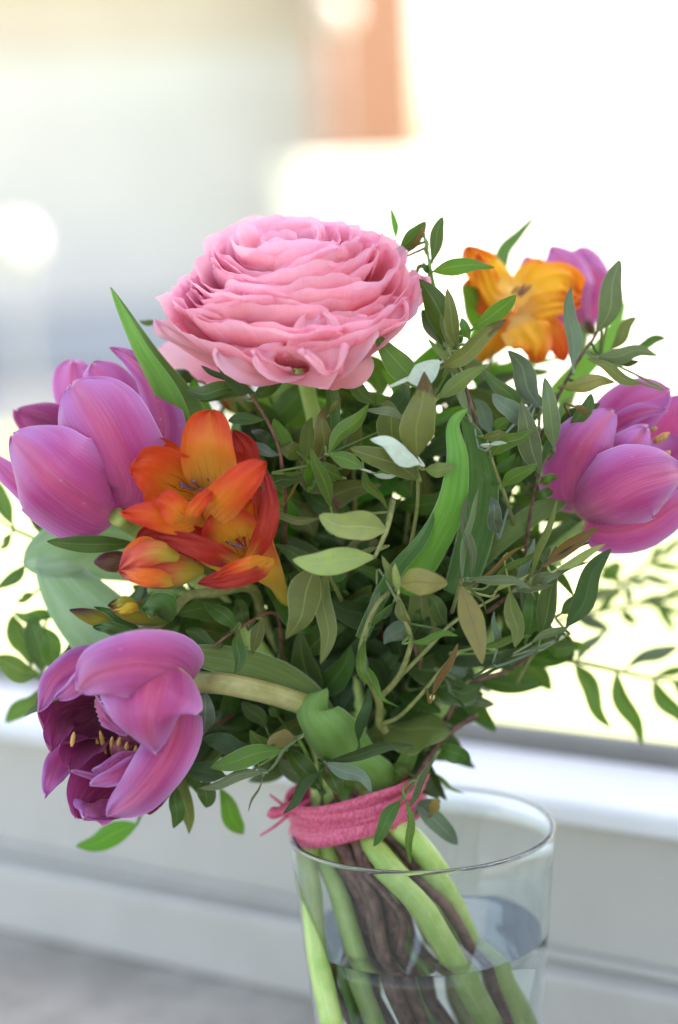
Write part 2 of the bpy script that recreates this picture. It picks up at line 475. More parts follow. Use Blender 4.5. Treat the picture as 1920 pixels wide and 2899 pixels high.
M_FTH = freesia_mat('freesia_throat', (0.45, 0.02, 0.015), (0.66, 0.26, 0.012), (0.80, 0.46, 0.03), (0.26, 0.02, 0.01), 0.4, 0.8, 1.0)
M_FYE = freesia_mat('freesia_yellow', (0.80, 0.16, 0.015), (0.88, 0.44, 0.02), (0.90, 0.66, 0.22), (0.75, 0.15, 0.03), 0.2, 0.6, 0.25, (0.95, 0.5, 0.02))
M_FTU = freesia_mat('freesia_tube', (0.45, 0.04, 0.01), (0.70, 0.42, 0.03), (0.62, 0.50, 0.04), (0.5, 0.25, 0.02), 0.3, 0.7, 0.1)
M_BUD = freesia_mat('freesia_bud', (0.42, 0.02, 0.07), (0.66, 0.10, 0.05), (0.50, 0.48, 0.05), (0.35, 0.05, 0.05), 0.15, 0.62, 0.3, (0.7, 0.2, 0.05))
M_BUDR = freesia_mat('freesia_bud_rim', (0.55, 0.05, 0.05), (0.80, 0.16, 0.02), (0.70, 0.50, 0.04), (0.4, 0.05, 0.05), 0.1, 0.55, 0.3, (0.7, 0.2, 0.05))
M_BUDD = freesia_mat('freesia_bud_dark', (0.09, 0.02, 0.035), (0.13, 0.06, 0.03), (0.16, 0.18, 0.03), (0.05, 0.01, 0.02), 0.1, 0.6, 0.2, (0.2, 0.1, 0.03))
M_BUDY = freesia_mat('freesia_bud_green', (0.05, 0.008, 0.02), (0.30, 0.27, 0.02), (0.14, 0.24, 0.03), (0.07, 0.01, 0.02), 0.2, 0.62, 0.4, (0.3, 0.3, 0.03))
M_BUDG = freesia_mat('freesia_bud_yellow', (0.10, 0.012, 0.03), (0.62, 0.40, 0.02), (0.55, 0.42, 0.03), (0.08, 0.01, 0.02), 0.2, 0.62, 0.2, (0.6, 0.4, 0.03))
M_ANT = stem_mat('anther_violet', (0.14, 0.06, 0.09), (0.30, 0.16, 0.18), 0.7, 900.0)
M_ANT_T = stem_mat('anther_tan', (0.45, 0.24, 0.06), (0.62, 0.38, 0.12), 0.7, 900.0)
M_PIST = stem_mat('pistil', (0.10, 0.01, 0.04), (0.22, 0.05, 0.08), 0.6, 700.0)
M_BRACT = TL['dull']

def plain(name, c1, c2, rough=0.5, sc=40.0, bump=0.1, bd=0.001, detail=5, spec=0.4):
    m, nt, out = new_mat(name); N = NT(nt)
    f = N.noise(N.pos(), sc, detail, 0.6)
    g = N.noise(N.pos(), sc * 0.17, 3)
    c = N.mix(N.step(N.math('MULTIPLY_ADD', g, 0.5, N.math('MULTIPLY', f, 0.5)), 0.35, 0.65), c1, c2)
    p = N.n('ShaderNodeBsdfPrincipled')
    N.set(p.inputs['Base Color'], c); p.inputs['Roughness'].default_value = rough
    p.inputs['Specular IOR Level'].default_value = spec
    N.set(p.inputs['Normal'], N.bump(f, bump, bd))
    nt.links.new(p.outputs[0], out.inputs[0])
    return m

M_FRAME = plain('paint_light_grey', (0.47, 0.455, 0.41), (0.52, 0.505, 0.46), 0.45, 30, 0.05)
M_CAP = plain('paint_white', (0.74, 0.76, 0.78), (0.80, 0.81, 0.82), 0.35, 20, 0.05)
M_DARK = plain('rubber_grey', (0.19, 0.185, 0.17), (0.24, 0.235, 0.22), 0.6, 60, 0.1)
M_TABLE = plain('weathered_concrete', (0.32, 0.295, 0.25), (0.50, 0.465, 0.405), 0.7, 45, 0.4, 0.002)
M_LAWN = plain('lawn_grass', (0.31, 0.35, 0.14), (0.37, 0.40, 0.20), 0.8, 3.0, 0.6, 0.02)
M_PAVE = plain('paving_shade_grey', (0.085, 0.095, 0.11), (0.12, 0.13, 0.15), 0.8, 2.0, 0.2, 0.01)  # shade on the ground is painted in as a dark bluish tone
M_WALLG = plain('render_grey', (0.63, 0.615, 0.60), (0.69, 0.675, 0.66), 0.8, 1.5, 0.2, 0.01)
M_PLINTH = plain('plinth_blue_grey', (0.40, 0.42, 0.45), (0.47, 0.49, 0.52), 0.8, 1.5, 0.2, 0.01)
M_EAVE = plain('eave_ochre', (0.58, 0.50, 0.44), (0.64, 0.56, 0.50), 0.7, 1.5, 0.1, 0.01)
M_WHITE = plain('render_white', (0.80, 0.79, 0.76), (0.84, 0.83, 0.80), 0.7, 2.0, 0.1, 0.01)
M_BRICK = plain('brick_orange', (0.46, 0.22, 0.14), (0.54, 0.27, 0.18), 0.8, 6.0, 0.3, 0.01)
M_MORTAR = plain('mortar', (0.40, 0.30, 0.24), (0.46, 0.36, 0.30), 0.9, 6.0, 0.3, 0.01)
M_SHADEWALL = plain('shade_wall_white', (0.72, 0.71, 0.68), (0.78, 0.77, 0.74), 0.7, 2.0, 0.1, 0.01)
M_FLOORP = plain('porch_floor', (0.30, 0.29, 0.27), (0.38, 0.37, 0.35), 0.8, 6.0, 0.2, 0.004)
M_HIGHLIGHT = plain('highlight_globe_white', (0.48, 0.47, 0.46), (0.52, 0.51, 0.50), 0.35, 3.0, 0.0, 0.001)
M_METAL = plain('globe_post_grey', (0.25, 0.26, 0.27), (0.30, 0.31, 0.32), 0.4, 10, 0.1)

def raffia_mat():
    m, nt, out = new_mat('pink_raffia'); N = NT(nt)
    x, y = N.uv(); r = N.objrand()
    st = N.noise(N.comb(N.math('MULTIPLY', y, 3.0), N.math('MULTIPLY', x, 30.0), N.math('MULTIPLY', r, 9.0)), 1.0, 3)
    c = N.mix(N.step(st, 0.3, 0.7), (0.55, 0.065, 0.15), (0.84, 0.22, 0.38))
    thin(N, out, c, (0.9, 0.2, 0.4), 0.25, 0.4, 0.4, N.bump(st, 0.25, 0.0003))
    return m
M_RAF = raffia_mat()

def glass_mat():
    m, nt, out = new_mat('clear_glass'); N = NT(nt)
    g = N.n('ShaderNodeBsdfGlass'); g.inputs['IOR'].default_value = 1.48; g.inputs['Roughness'].default_value = 0.0
    g.inputs['Color'].default_value = (0.97, 0.99, 0.985, 1)
    nt.links.new(g.outputs[0], out.inputs[0]); return m
def water_mat():
    m, nt, out = new_mat('clear_water'); N = NT(nt)
    g = N.n('ShaderNodeBsdfGlass'); g.inputs['IOR'].default_value = 1.33; g.inputs['Roughness'].default_value = 0.0
    g.inputs['Color'].default_value = (0.985, 0.995, 0.99, 1)
    nt.links.new(g.outputs[0], out.inputs[0]); return m
M_GLASS, M_WATER = glass_mat(), water_mat()

# ------------------------------------------------------------------ the setting
ZT = 0.0                                   # ledge the glass stands on
ZF, ZL = -0.75, -0.93                      # porch floor, lawn
def struct(o): o['kind'] = 'structure'; return o
def sheet(name, x0, x1, y0, y1, z, mat, nx=1):
    return struct(mesh_obj(name, [(x0, y0, z), (x1, y0, z), (x1, y1, z), (x0, y1, z)], [(0, 1, 2, 3)], mat, None, None, False))
sheet('lawn', -400, 400, -200, 900, ZL, M_LAWN)
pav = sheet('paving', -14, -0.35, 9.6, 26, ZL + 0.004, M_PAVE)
struct(box('porch_floor', (-3.0, -3.0, ZL - 0.02), (3.4, 0.62, ZF), M_FLOORP))
# window opening the bouquet stands in front of, turned a third of a right angle to the lens
YAW = R(-33)
rz = Matrix.Rotation(YAW, 3, 'Z')
dirx = rz @ Vector((1, 0, 0)); diry = rz @ Vector((0, 1, 0))
def hit_z(x, y, z):
    d = ray(x, y); return EYE + d * ((z - EYE.z) / d.z)
foot = hit_z(857, 2829, ZT)                # where frame and ledge meet below the middle of the picture
def along(x, y, off):                      # pixel -> point of the vertical plane parallel to the frame, off metres behind its foot line
    d = ray(x, y); o = foot + diry * off
    return EYE + d * ((o - EYE).dot(diry) / d.dot(diry))
table = box('ledge_slab', (-1.6, -1.3, -0.04), (1.6, 0.17, ZT), M_TABLE, None, rz, Vector((foot.x, foot.y, 0)), 0.003)
struct(table)
fr = empty('window_frame', (foot.x, foot.y, 0), 'light grey painted window frame with white outer sill behind the glass of flowers', 'window frame')
def strip(name, y0, y1, z0, z1, mat, bev=0.003):
    return box(name, (-1.6, y0, z0), (1.6, y1, z1), mat, fr, rz, Vector((foot.x, foot.y, 0)), bev)
z_a = along(857, 2620, 0.0).z              # top of the low step
z_c = along(857, 2170, 0.03).z             # underside of the cap
strip('lower_rail', 0.0, 0.05, 0.0, z_a, M_FRAME)
strip('upper_rail', 0.017, 0.05, z_a + 0.0005, z_c, M_FRAME)
strip('glazing_lip', 0.011, 0.017, z_a + 0.0005, z_a + 0.004, M_FRAME, 0.001)
y_far = (hit_z(857, 1968, z_c + 0.017) - Vector((foot.x, foot.y, z_c + 0.017))).dot(diry)
strip('outer_sill', 0.006, y_far - 0.012, z_c + 0.0005, z_c + 0.010, M_CAP)
strip('weather_bar', y_far - 0.0115, y_far, z_c - 0.03, z_c + 0.017, M_DARK, 0.002)
# unseen wall added out of frame on the sunny side to shade the ledge
shade_wall = empty('added_shade_wall', (2.0, -1.0, ZL), 'unseen white wall added right of the ledge to shade the flowers', 'wall')
box('wall_body', (1.9, -3.2, ZL), (2.1, 1.5, ZL + 3.1), M_SHADEWALL, shade_wall)
box('coping', (1.86, -3.24, ZL + 3.102), (2.14, 1.54, ZL + 3.16), M_FRAME, shade_wall, bev=0.008)

# house beyond the lawn
YH = 13.0
hx = on_y(1176, 430, YH).x
house = empty('house', (hx - 6, YH, ZL), 'blurred light grey house with ochre eave beyond the lawn, upper left', 'house')
box('wall', (hx - 14, YH, ZL), (hx, YH + 8, on_y(500, 128, YH).z), M_WALLG, house)
zb = on_y(300, 860, YH).z
box('plinth', (hx - 14, YH - 0.10, ZL), (on_y(860, 800, YH).x, YH - 0.002, zb), M_PLINTH, house)
ze = on_y(500, 130, YH).z
box('eave', (hx - 14, YH - 0.05, ze), (hx, YH + 8, ze + 0.55), M_EAVE, house)
box('roof', (hx - 14.2, YH - 0.4, ze + 0.552), (hx + 0.1, YH + 8, ze + 0.9), M_WALLG, house)
for i in range(14):                        # boards of the shaded front
    box('wall_board', (hx - 14, YH - 0.03, zb + 0.01 + i * 0.1), (on_y(905, 800, YH).x, YH - 0.003, zb + 0.10 + i * 0.1), M_WALLG, house)
YB = 12.2
bx0, bx1 = on_y(900, 300, YB).x, on_y(1196, 300, YB).x
pil = empty('brick_pillar', ((bx0 + bx1) / 2, YB, ZL), 'blurred orange brick pillar at the right end of the grey house', 'pillar')
box('mortar_core', (bx0 + 0.01, YB + 0.01, ZL), (bx1 - 0.01, YB + 0.5, ZL + 3.3), M_MORTAR, pil)
bw = (bx1 - bx0 - 0.02) / 3
for r_ in range(36):
    zz = ZL + 0.6 + r_ * 0.075
    for c_ in range(-1, 3):
        x0 = bx0 + c_ * bw + (0 if r_ % 2 else bw / 2) + 0.01
        x1 = min(x0 + bw - 0.01, bx1); x0 = max(x0, bx0)
        if x1 - x0 > 0.03:
            box('brick', (x0, YB, zz), (x1, YB + 0.49, zz + 0.065), M_BRICK, pil)
YW = 8.2
w0 = on_y(858, 500, YW)
zt_ = on_y(880, 462, YW).z
gw = empty('garden_wall', (w0.x, YW, ZL), 'sunlit white rendered garden wall behind the right half of the bouquet', 'wall')
rw = Matrix.Rotation(R(24), 3, 'Z')
wa = Vector((w0.x, YW, 0))
box('wall_body', (0, 0, ZL), (22, 0.25, zt_ - 0.05), M_WHITE, gw, rw, wa)
box('coping', (-0.02, -0.03, zt_ - 0.048), (22, 0.28, zt_), M_WHITE, gw, rw, wa, bev=0.01)
def globe(px_, py_, Y, rad, label, post):  # white globes on posts, added to stand in for blurred round highlights
    c = on_y(px_, py_, Y)
    e_ = empty('highlight_globe', (c.x, c.y, ZL), label, 'white globe', 'white highlight globes')
    V = []; Fc = []; n, mrow = 20, 12
    for i in range(mrow + 1):
        a = math.pi * i / mrow
        for j in range(n):
            t = 2 * math.pi * j / n
            V.append((c.x + rad * math.sin(a) * math.cos(t), c.y + rad * math.sin(a) * math.sin(t), c.z + rad * math.cos(a)))
    Fc = [(i * n + j, (i + 1) * n + j, (i + 1) * n + (j + 1) % n, i * n + (j + 1) % n) for i in range(mrow) for j in range(n)]
    mesh_obj('globe', V, Fc, M_HIGHLIGHT, e_)
    put('post', tube([(c.x, c.y, ZL), (c.x, c.y, c.z - rad)], [0.02, 0.015], 8), M_METAL, e_)
globe(945, 30, 11.0, 0.11, 'round white globe added as a blurred highlight beside the brick pillar at the top', True)
globe(45, 690, 9.0, 0.10, 'round white globe added as a blurred highlight at the left edge beside the grey house', True)

# ------------------------------------------------------------------ crops: picture regions whose own coordinates are used below
CROPS = {'c1': (400, 560, 1.8233), 'c2': (0, 780, 2.529), 'c3': (250, 1100, 2.4123), 'c4': (0, 1700, 2.24),
         'c5': (1000, 600, 1.7043), 'c6': (800, 1050, 2.24), 'c7': (1300, 1050, 2.1532), 'c8': (700, 2000, 1.6505),
         'cA': (500, 1000, 2.6133), 'cB': (500, 1600, 2.6133), 'cC': (900, 1700, 2.6133), 'cD': (0, 1300, 2.6133),
         'cE': (1200, 1000, 3.136), 'f': (0, 0, 1.0)}
def Q(c, x, y, dz):
    ox, oy, s = CROPS[c]
    return P(ox + x / s, oy + y / s, dz)
def wid(c, w, dz):
    return w / CROPS[c][2] * PX * (D0 + dz / 1000) / D0
TOCAM = CB.copy()
UPV = CU.copy()

def leaf(c, t, parent, name='leaf', label=None, twig=None):
    """t = bx,by,bz, tx,ty,tz, width, bend, roll, class[, bow]; twig: points of the stem the stalk joins"""
    bx, by, bz, tx, ty, tz, w, bend, roll, cls = t[:10]
    bow = t[10] if len(t) > 10 else rnd.uniform(-1.5, 5.5)
    dx, dy = tx - bx, ty - by
    L = math.hypot(dx, dy)
    nx, ny = dy / L, -dx / L
    mid = []
    sw = rnd.uniform(-.06, .06) * L
    for u, off in ((0, 0), (0.33, 0.85), (0.68, 0.9), (1, 0)):
        sx = sw * math.sin(u * 6.28)
        mid.append(Q(c, bx + dx * u + nx * (bend * off + sx), by + dy * u + ny * (bend * off + sx), bz + (tz - bz) * u - bow * off))
    cr = max(math.cos(math.radians(roll)), 0.35)
    W_ = wid(c, w, bz)
    tw_ = 34 if W_ > 0.0026 and cls != 'silver' else 12
    g = blade(mid, W_ / cr * 1.02, TOCAM, roll, rnd.uniform(-tw_, tw_), rnd.uniform(6, 42) * rnd.choice((1, 1, -1)),
              rnd.uniform(-.15, .3), b=0.08, m=rnd.uniform(0.36, 0.68), k=rnd.uniform(1.7, 3.4), e=rnd.uniform(0.65, 0.95), nu=16, nv=6,
              ruf=W_ * rnd.uniform(.01, .06), rufn=rnd.uniform(.8, 3), skew=rnd.uniform(-.12, .12))
    if twig is not None:
        p0 = np.array(list(mid[0]))
        d_ = np.linalg.norm(twig - p0, axis=1)
        k_ = int(d_.argmin())
        if d_[k_] < 0.045:
            p1 = twig[k_]
            nxt = np.array(list(mid[1])) - p0
            pm = p0 - nxt / (np.linalg.norm(nxt) + 1e-9) * d_[k_] * .35
            V, Fc, UV = tube([p1, pm, p0 + nxt * .04], [.0005, .00042, .0004], 5, 6)
            g = merge(g, (V, Fc, [(0.5, 0.3)] * len(V)))
    return put(name, g, LM[cls], parent, label)

def sprig(name_label, c, stems, leaves, mat='twig', rad=0.65, group=None, name='leafy_sprig', cat='leaf sprig'):
    """stems: list of point lists in crop px; leaves as for leaf()"""
    s0 = stems[0][0]
    root = empty(name, Q(s0[4] if len(s0) > 4 else c, *s0[:3]), name_label, cat, group)
    ways = []
    for i, st in enumerate(stems):
        pts = [Q(p[4] if len(p) > 4 else c, *p[:3]) for p in st]
        r0 = (st[0][3] if len(st[0]) > 3 and st[0][3] else rad) / 1000
        put('stem', tube(pts, [r0, r0 * 0.85, r0 * 0.55], 7), SM[mat], root)
        ways.append(crom(pts, 40))
    tw = np.vstack(ways)
    for t in leaves:
        leaf(t[11] if len(t) > 11 else c, t, root, twig=tw)
    return root

BIND = (1012, 2262, 46)                    # where the stems are tied (full px)
def down(i, n_, spread=1.0, r=0.0):
    """way of a stem below the tie into the glass: points (full px)"""
    a = 2 * math.pi * (i * 0.381966) + 0.6
    rr = 0.35 + 0.6 * ((i * 7) % n_) / n_
    top = (BIND[0] + 130 * rr * math.cos(a), BIND[1] + 10, BIND[2] + 13 * rr * math.sin(a))
    mid_ = (1075 + 150 * rr * math.cos(a + .5), 2520, 44 + 16 * rr * math.sin(a + .5))
    bot = (1215 + 230 * rr * math.cos(a + 1.0), 2960, 40 + 25 * rr * math.sin(a + 1.0))
    return [top, mid_, bot]

# ------------------------------------------------------------------ glass and water
def lathe(prof, n=128):
    V = []; Fc = []
    for r, z in prof:
        for j in range(n):
            t = 2 * math.pi * j / n
            V.append((r * math.cos(t), r * math.sin(t), z))
    m_ = len(prof)
    for i in range(m_ - 1):
        for j in range(n):
            Fc.append((i * n + j, i * n + (j + 1) % n, (i + 1) * n + (j + 1) % n, (i + 1) * n + j))
    Fc.append(tuple(range(n))[::-1])
    Fc.append(tuple((m_ - 1) * n + j for j in range(n)))
    return V, Fc
RO, RB, TH = 0.0428, 0.0315, 0.0019
def ro(z): return RB + (RO - RB) * (z / RIM_Z) ** 0.9
prof = [(0.5 * RB, 0.0006), (RB * 0.93, 0.0006), (RB, 0.003)]
for i in range(1, 13): prof.append((ro(0.003 + (RIM_Z - 0.0045) * i / 12), 0.003 + (RIM_Z - 0.0045) * i / 12))
for a in range(0, 181, 20): prof.append((ro(RIM_Z) - TH * 0.5 + TH * 0.54 * math.cos(R(a)), RIM_Z - 0.0011 + 0.0011 * math.sin(R(a))))
for i in range(12, -1, -1):
    z = 0.011 + (RIM_Z - 0.0125) * i / 12
    prof.append((ro(z) - TH, z))
prof += [(RB - TH - 0.004, 0.0085), (0.4 * RB, 0.008)]
V_, F_ = lathe(prof)
gl = empty('drinking_glass', (0, 0, 0), 'clear tapered drinking glass half full of water holding the bouquet stems', 'glass')
mesh_obj('glass_body', V_, F_, M_GLASS, gl)
WZ = 0.0850
wp = [(0.002, 0.0078), (0.4 * RB, 0.0079), (RB - TH - 0.0035, 0.0083)]
for i in range(0, 11):
    z = 0.011 + (WZ - 0.011) * i / 10
    wp.append((ro(z) - TH + 0.0003, z))
wp += [(ro(WZ) - TH + 0.00028, WZ + 0.00002), (ro(WZ) - TH + 0.0001, WZ + 0.00004), (ro(WZ) - TH - 0.0002, WZ + 0.00004), (ro(WZ) - TH - 0.001, WZ + 0.00004), (0.025, WZ + 0.00004), (0.012, WZ + 0.00004), (0.002, WZ + 0.00004)]
V_, F_ = lathe(wp)
o = mesh_obj('water', V_, F_, M_WATER, None)
tag(o, 'clear water filling the lower two thirds of the glass around the stems', 'water', None, 'thing')

# ------------------------------------------------------------------ ranunculus
def ranunculus():
    c0 = P(832, 886, 22)
    root = empty('ranunculus', c0, 'large ruffled pale pink ranunculus bloom on top of the bouquet', 'ranunculus flower')
    ax = (CU * 0.87 - CR * 0.10 + CB * 0.42).normalized()
    e1 = (CR - ax * CR.dot(ax)).normalized(); e2 = ax.cross(e1)
    # side the lens sees is -e2-ish or +e2: angles measured so that 270 degrees points to the lens
    if e2.dot(CB) > 0: e2 = -e2
    rr = random.Random(11)
    LAY = 20
    th0 = 0.0
    for l in range(LAY):
        s = (l + 0.6) / LAY
        R0 = 2.5 + 36.0 * s
        H0 = 25.0 - 22.0 * s ** 2.9 - (5 * (1 - s / 0.2) if s < 0.2 else 0)
        npet = max(3, int(round(3 + 5 * s)))
        th0 += 1.1
        for q_ in range(npet):
            thc = th0 + 2 * math.pi * (q_ + rr.uniform(-.2, .2)) / npet
            span = 2 * math.pi / npet * rr.uniform(1.25, 1.75)
            H = H0 + rr.gauss(0, 1.6); Rl = R0 + rr.gauss(0, 1.1)
            lean = rr.uniform(0.1, 1.0) * (1.0 + 3.0 * s)
            drop = rr.uniform(2.5, 6.0)
            zb = max(H - 17, -9.5)
            rb_ = max(0.8, Rl - 6 - 9 * s)
            kk = [(max(2, R0 * f), rr.uniform(0, 6.28), a_ * rr.uniform(.6, 1.3)) for f, a_ in ((0.16, 1.0), (0.34, 0.75), (0.72, 0.32))]
            ks = [(max(2, R0 * f), rr.uniform(0, 6.28), a_) for f, a_ in ((0.22, 0.9), (0.55, 0.45), (1.3, 0.14))]
            amp = 0.42 + 0.36 * s
            tiltp = rr.gauss(0, 1.3)
            curl = rr.choice((-1, 1, 1)) * rr.uniform(0, .9)
            nu_, nv_ = 13, 34
            V = []; UV = []
            for i in range(nu_ + 1):
                u = i / nu_
                for j in range(nv_ + 1):
                    f = -1 + 2 * j / nv_
                    th = thc + f * span / 2
                    zt = H + tiltp * f + 1.7 * math.sin(2 * th + 0.5 + l * .35) * s + 0.9 * math.sin(3 * th + 2 - l * .5) - drop * abs(f) ** 3.6 * (1 - 0.45 * s) + sum(a_ * math.sin(k_ * th + p_) for k_, p_, a_ in ks)
                    z = zb + (zt - zb) * u
                    r_ = rb_ + (Rl - rb_) * math.sin(u * math.pi / 2) ** 0.75 + lean * u ** 4
                    r_ += amp * u ** 2.2 * sum(a_ * math.sin(k_ * th + p_) for k_, p_, a_ in kk)
                    r_ += (1.3 * math.sin(3 * th + l * .6) + 0.8 * math.sin(5 * th + 1.3 * l)) * min(1, 1.3 * s) * u
                    r_ += 0.7 * f - 1.6 * abs(f) ** 8 * u + curl * u ** 6 * (1 + abs(f))
                    r_ = max(r_, 0.3)
                    V.append(c0 + (e1 * math.cos(th) + e2 * math.sin(th)) * (r_ / 1000) + ax * (z / 1000)); UV.append((f * .5 + .5, u))
            n = nv_ + 1
            Fc = [(i * n + j, i * n + j + 1, (i + 1) * n + j + 1, (i + 1) * n + j) for i in range(nu_) for j in range(nv_)]
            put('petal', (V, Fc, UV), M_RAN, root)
    # big guard petals along the underside, laid where the photograph has them (crop c1)
    G = [  # base, mid, tip, width, roll, wrap, ruffle
        ((760, 930, 18), (560, 880, -6), (400, 770, -4), 300, 20, -30, .9),
        ((800, 930, 16), (700, 860, -10), (600, 790, -12), 260, 10, -35, 1.0),
        ((860, 930, 14), (880, 850, -10), (930, 590, -10), 300, 0, -35, 1.2),
        ((900, 920, 14), (1040, 800, -6), (1170, 640, -4), 300, -15, -40, 1.3),
        ((940, 900, 18), (1180, 720, 4), (1340, 520, 8), 300, -20, -35, 1.2),
        ((980, 850, 24), (1260, 650, 14), (1480, 415, 16), 220, -20, -30, .8),
        ((650, 900, 26), (330, 790, 14), (75, 650, 20), 220, 25, -30, .9),
        ((930, 930, 6), (940, 870, -14), (830, 785, -18), 90, 30, 30, .4),
        ((930, 930, 8), (1010, 870, -14), (1060, 760, -17), 90, -50, 40, .5),
        ((780, 930, 8), (660, 870, -12), (585, 790, -15), 110, 30, 30, .6),
    ]
    for bs, md, tp, w, ro_, wr, rf in G:
        pts = [Q('c1', *bs), Q('c1', *md), Q('c1', *tp)]
        g = blade(pts, wid('c1', w, 0), TOCAM + UPV * 0.3, ro_, rr.uniform(-10, 10), wr, 0, b=0.5, m=0.6, k=6, e=0.5, nu=18, nv=16,
                  ruf=rf / 1000, rufn=2.2, edge=.0008, wave=.0012, waven=2.4)
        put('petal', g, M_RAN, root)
    for bs, md, tp, w in (((850, 922, 11), (880, 860, -4), (905, 730, -1), 430), ((760, 918, 14), (730, 860, 0), (700, 730, 3), 400), ((930, 910, 14), (1010, 840, 1), (1070, 700, 4), 380)):
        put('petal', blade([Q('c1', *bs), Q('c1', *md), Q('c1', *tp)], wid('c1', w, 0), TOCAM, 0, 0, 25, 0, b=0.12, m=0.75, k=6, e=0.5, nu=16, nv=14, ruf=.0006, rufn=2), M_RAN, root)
    for bs, md, tp, w in (((640, 850, 40), (350, 830, 46), (92, 775, 52), 270), ((620, 870, 42), (450, 880, 46), (290, 930, 50), 150)):
        g = blade([Q('c1', *bs), Q('c1', *md), Q('c1', *tp)], wid('c1', w, 50), TOCAM, 15, 0, 20, 0, b=0.5, m=0.6, k=4, e=0.5, nu=14, nv=10, ruf=.0008, rufn=1.5)
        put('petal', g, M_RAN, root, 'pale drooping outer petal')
    dn = down(0, 9)
    st = [c0 - ax * 0.012, P(900, 1250, 40), P(980, 1800, 46)] + [P(*d) for d in dn]
    put('stem', tube(st, [.0026, .0024, .0024, .0026, .0028], 10), SM['tulip'], root)
ranunculus()

# ------------------------------------------------------------------ tulips
def petals(root, c, rows, mat, name='petal', dzo=0.0):
    for rw in rows:
        pts, w, roll, twist, wrap = rw[:5]
        kw = dict(b=0.35, m=0.5, k=3.2, e=0.55, nu=28, nv=20, ruf=0.0005, rufn=2.2, edge=0.0004, wave=0.0006, waven=2.6)
        mm = mat; lab = None; nm = name
        if len(rw) > 5:
            kk = dict(rw[5]); mm = kk.pop('mat', mat); lab = kk.pop('label', None); nm = kk.pop('name', name); kw.update(kk)
        P3 = [Q(c, p[0], p[1], p[2] + dzo) for p in pts]
        f = kw.pop('face', TOCAM)
        put(nm, blade(P3, wid(c, w, dzo), f, roll, twist, wrap, kw.pop('fold', 0.0), **kw), mm, root, lab)

def stamens(root, c, rows, mat, fil=None):
    for (bx, by, bz), (tx, ty, tz), w in rows:
        a, b_ = Q(c, bx, by, bz), Q(c, tx, ty, tz)
        d = b_ - a
        r_ = wid(c, w, bz) / 2
        if fil: put('filament', tube([a - d * 1.1, a], [r_ * .45, r_ * .45], 6), fil, root)
        g = tube([a, a + d * .5, b_], [r_ * .5, r_, r_ * .95, r_ * .9, r_ * .35], 8, 8)
        put('stamen', g, mat, root)

def big_leaf(root, c, pts, w, roll=0, twist=0, wrap=10, mat='fresh', fold=0.0, **kw):
    k = dict(b=0.6, m=0.35, k=2.4, e=0.8, nu=30, nv=10, ruf=0.0005, rufn=1.2); k.update(kw)
    face = k.pop('face', TOCAM)
    return put('leaf', blade([Q(p[3] if len(p) > 3 else c, *p[:3]) for p in pts], wid(c, w, 0), face, roll, twist, wrap, fold, **k), TL[mat], root)

# left tulip, crop c2
t1 = empty('tulip', Q('c2', 820, 1720, 8), 'half open purple tulip on the left with one petal standing up', 'tulip', 'purple tulips')
petals(t1, 'c2', [
    ([(900, 1560, 14), (640, 1300, 8), (360, 1080, 14), (118, 965, 22)], 400, 10, 0, 20, dict(k=5, mat=M_TUI)),                    # left inside
    ([(930, 1400, 10), (680, 1050, 22), (540, 800, 26), (520, 605, 24)], 420, 0, 0, 35, dict(k=6, e=.45)),                      # far back lilac
    ([(980, 1420, 6), (920, 1060, 10), (800, 830, 12), (660, 625, 10)], 420, 8, 0, 35, dict(k=5.5, e=.5)),                     # back middle
    ([(1010, 1450, 6), (1180, 1130, 2), (1080, 770, 4), (940, 600, 6), (785, 512, 8)], 300, -18, 20, 35, dict(b=.5, m=.3, k=2.3, e=.75)),
    ([(860, 1690, 6), (900, 1500, -12), (750, 1140, -20), (620, 920, -18), (510, 765, -12)], 690, 0, 0, 55, dict(b=.5, m=.5, k=8, e=.42, ruf=.0007)),
    ([(850, 1720, 8), (690, 1680, -12), (420, 1490, -26), (230, 1300, -24), (90, 1145, -14)], 720, -4, -4, 58, dict(b=.5, m=.45, k=5.5, e=.5, ruf=.0006)),
    ([(760, 1740, 22), (460, 1700, 14), (130, 1470, 10), (-80, 1270, 10)], 230, 20, 0, 40, dict(k=3)),
], M_TUL, dzo=12)
big_leaf(t1, 'c2', [(1450, 1250, 22), (1340, 950, 20), (1070, 560, 18), (790, 85, 16)], 250, 28, 0, 6, 'dull', b=.8, m=.3, k=1.7, e=.95)
big_leaf(t1, 'c2', [(1330, 1200, 20), (1200, 860, 14), (1000, 520, 13), (795, 95, 15)], 200, -20, 0, 10, 'fresh', b=.8, m=.3, k=1.7, e=.95)
big_leaf(t1, 'cD', [(1250, 700, 60), (900, 640, 45), (520, 650, 36), (170, 760, 38)], 560, 10, 0, 15, 'wax', b=.7, k=4, e=.5)
big_leaf(t1, 'cD', [(1500, 2100, 45), (1000, 1500, 36), (600, 1080, 34), (300, 700, 38)], 640, 0, 10, 15, 'wax', b=.8, k=3.4, e=.55)
put('stem', tube([Q('c2', 830, 1720, 10), Q('cD', 1050, 560, 22), P(640, 1720, 36), P(900, 2100, 45)] + [P(*d) for d in down(1, 9)], [.0028, .003, .0032, .0034], 10), SM['tulip'], t1)

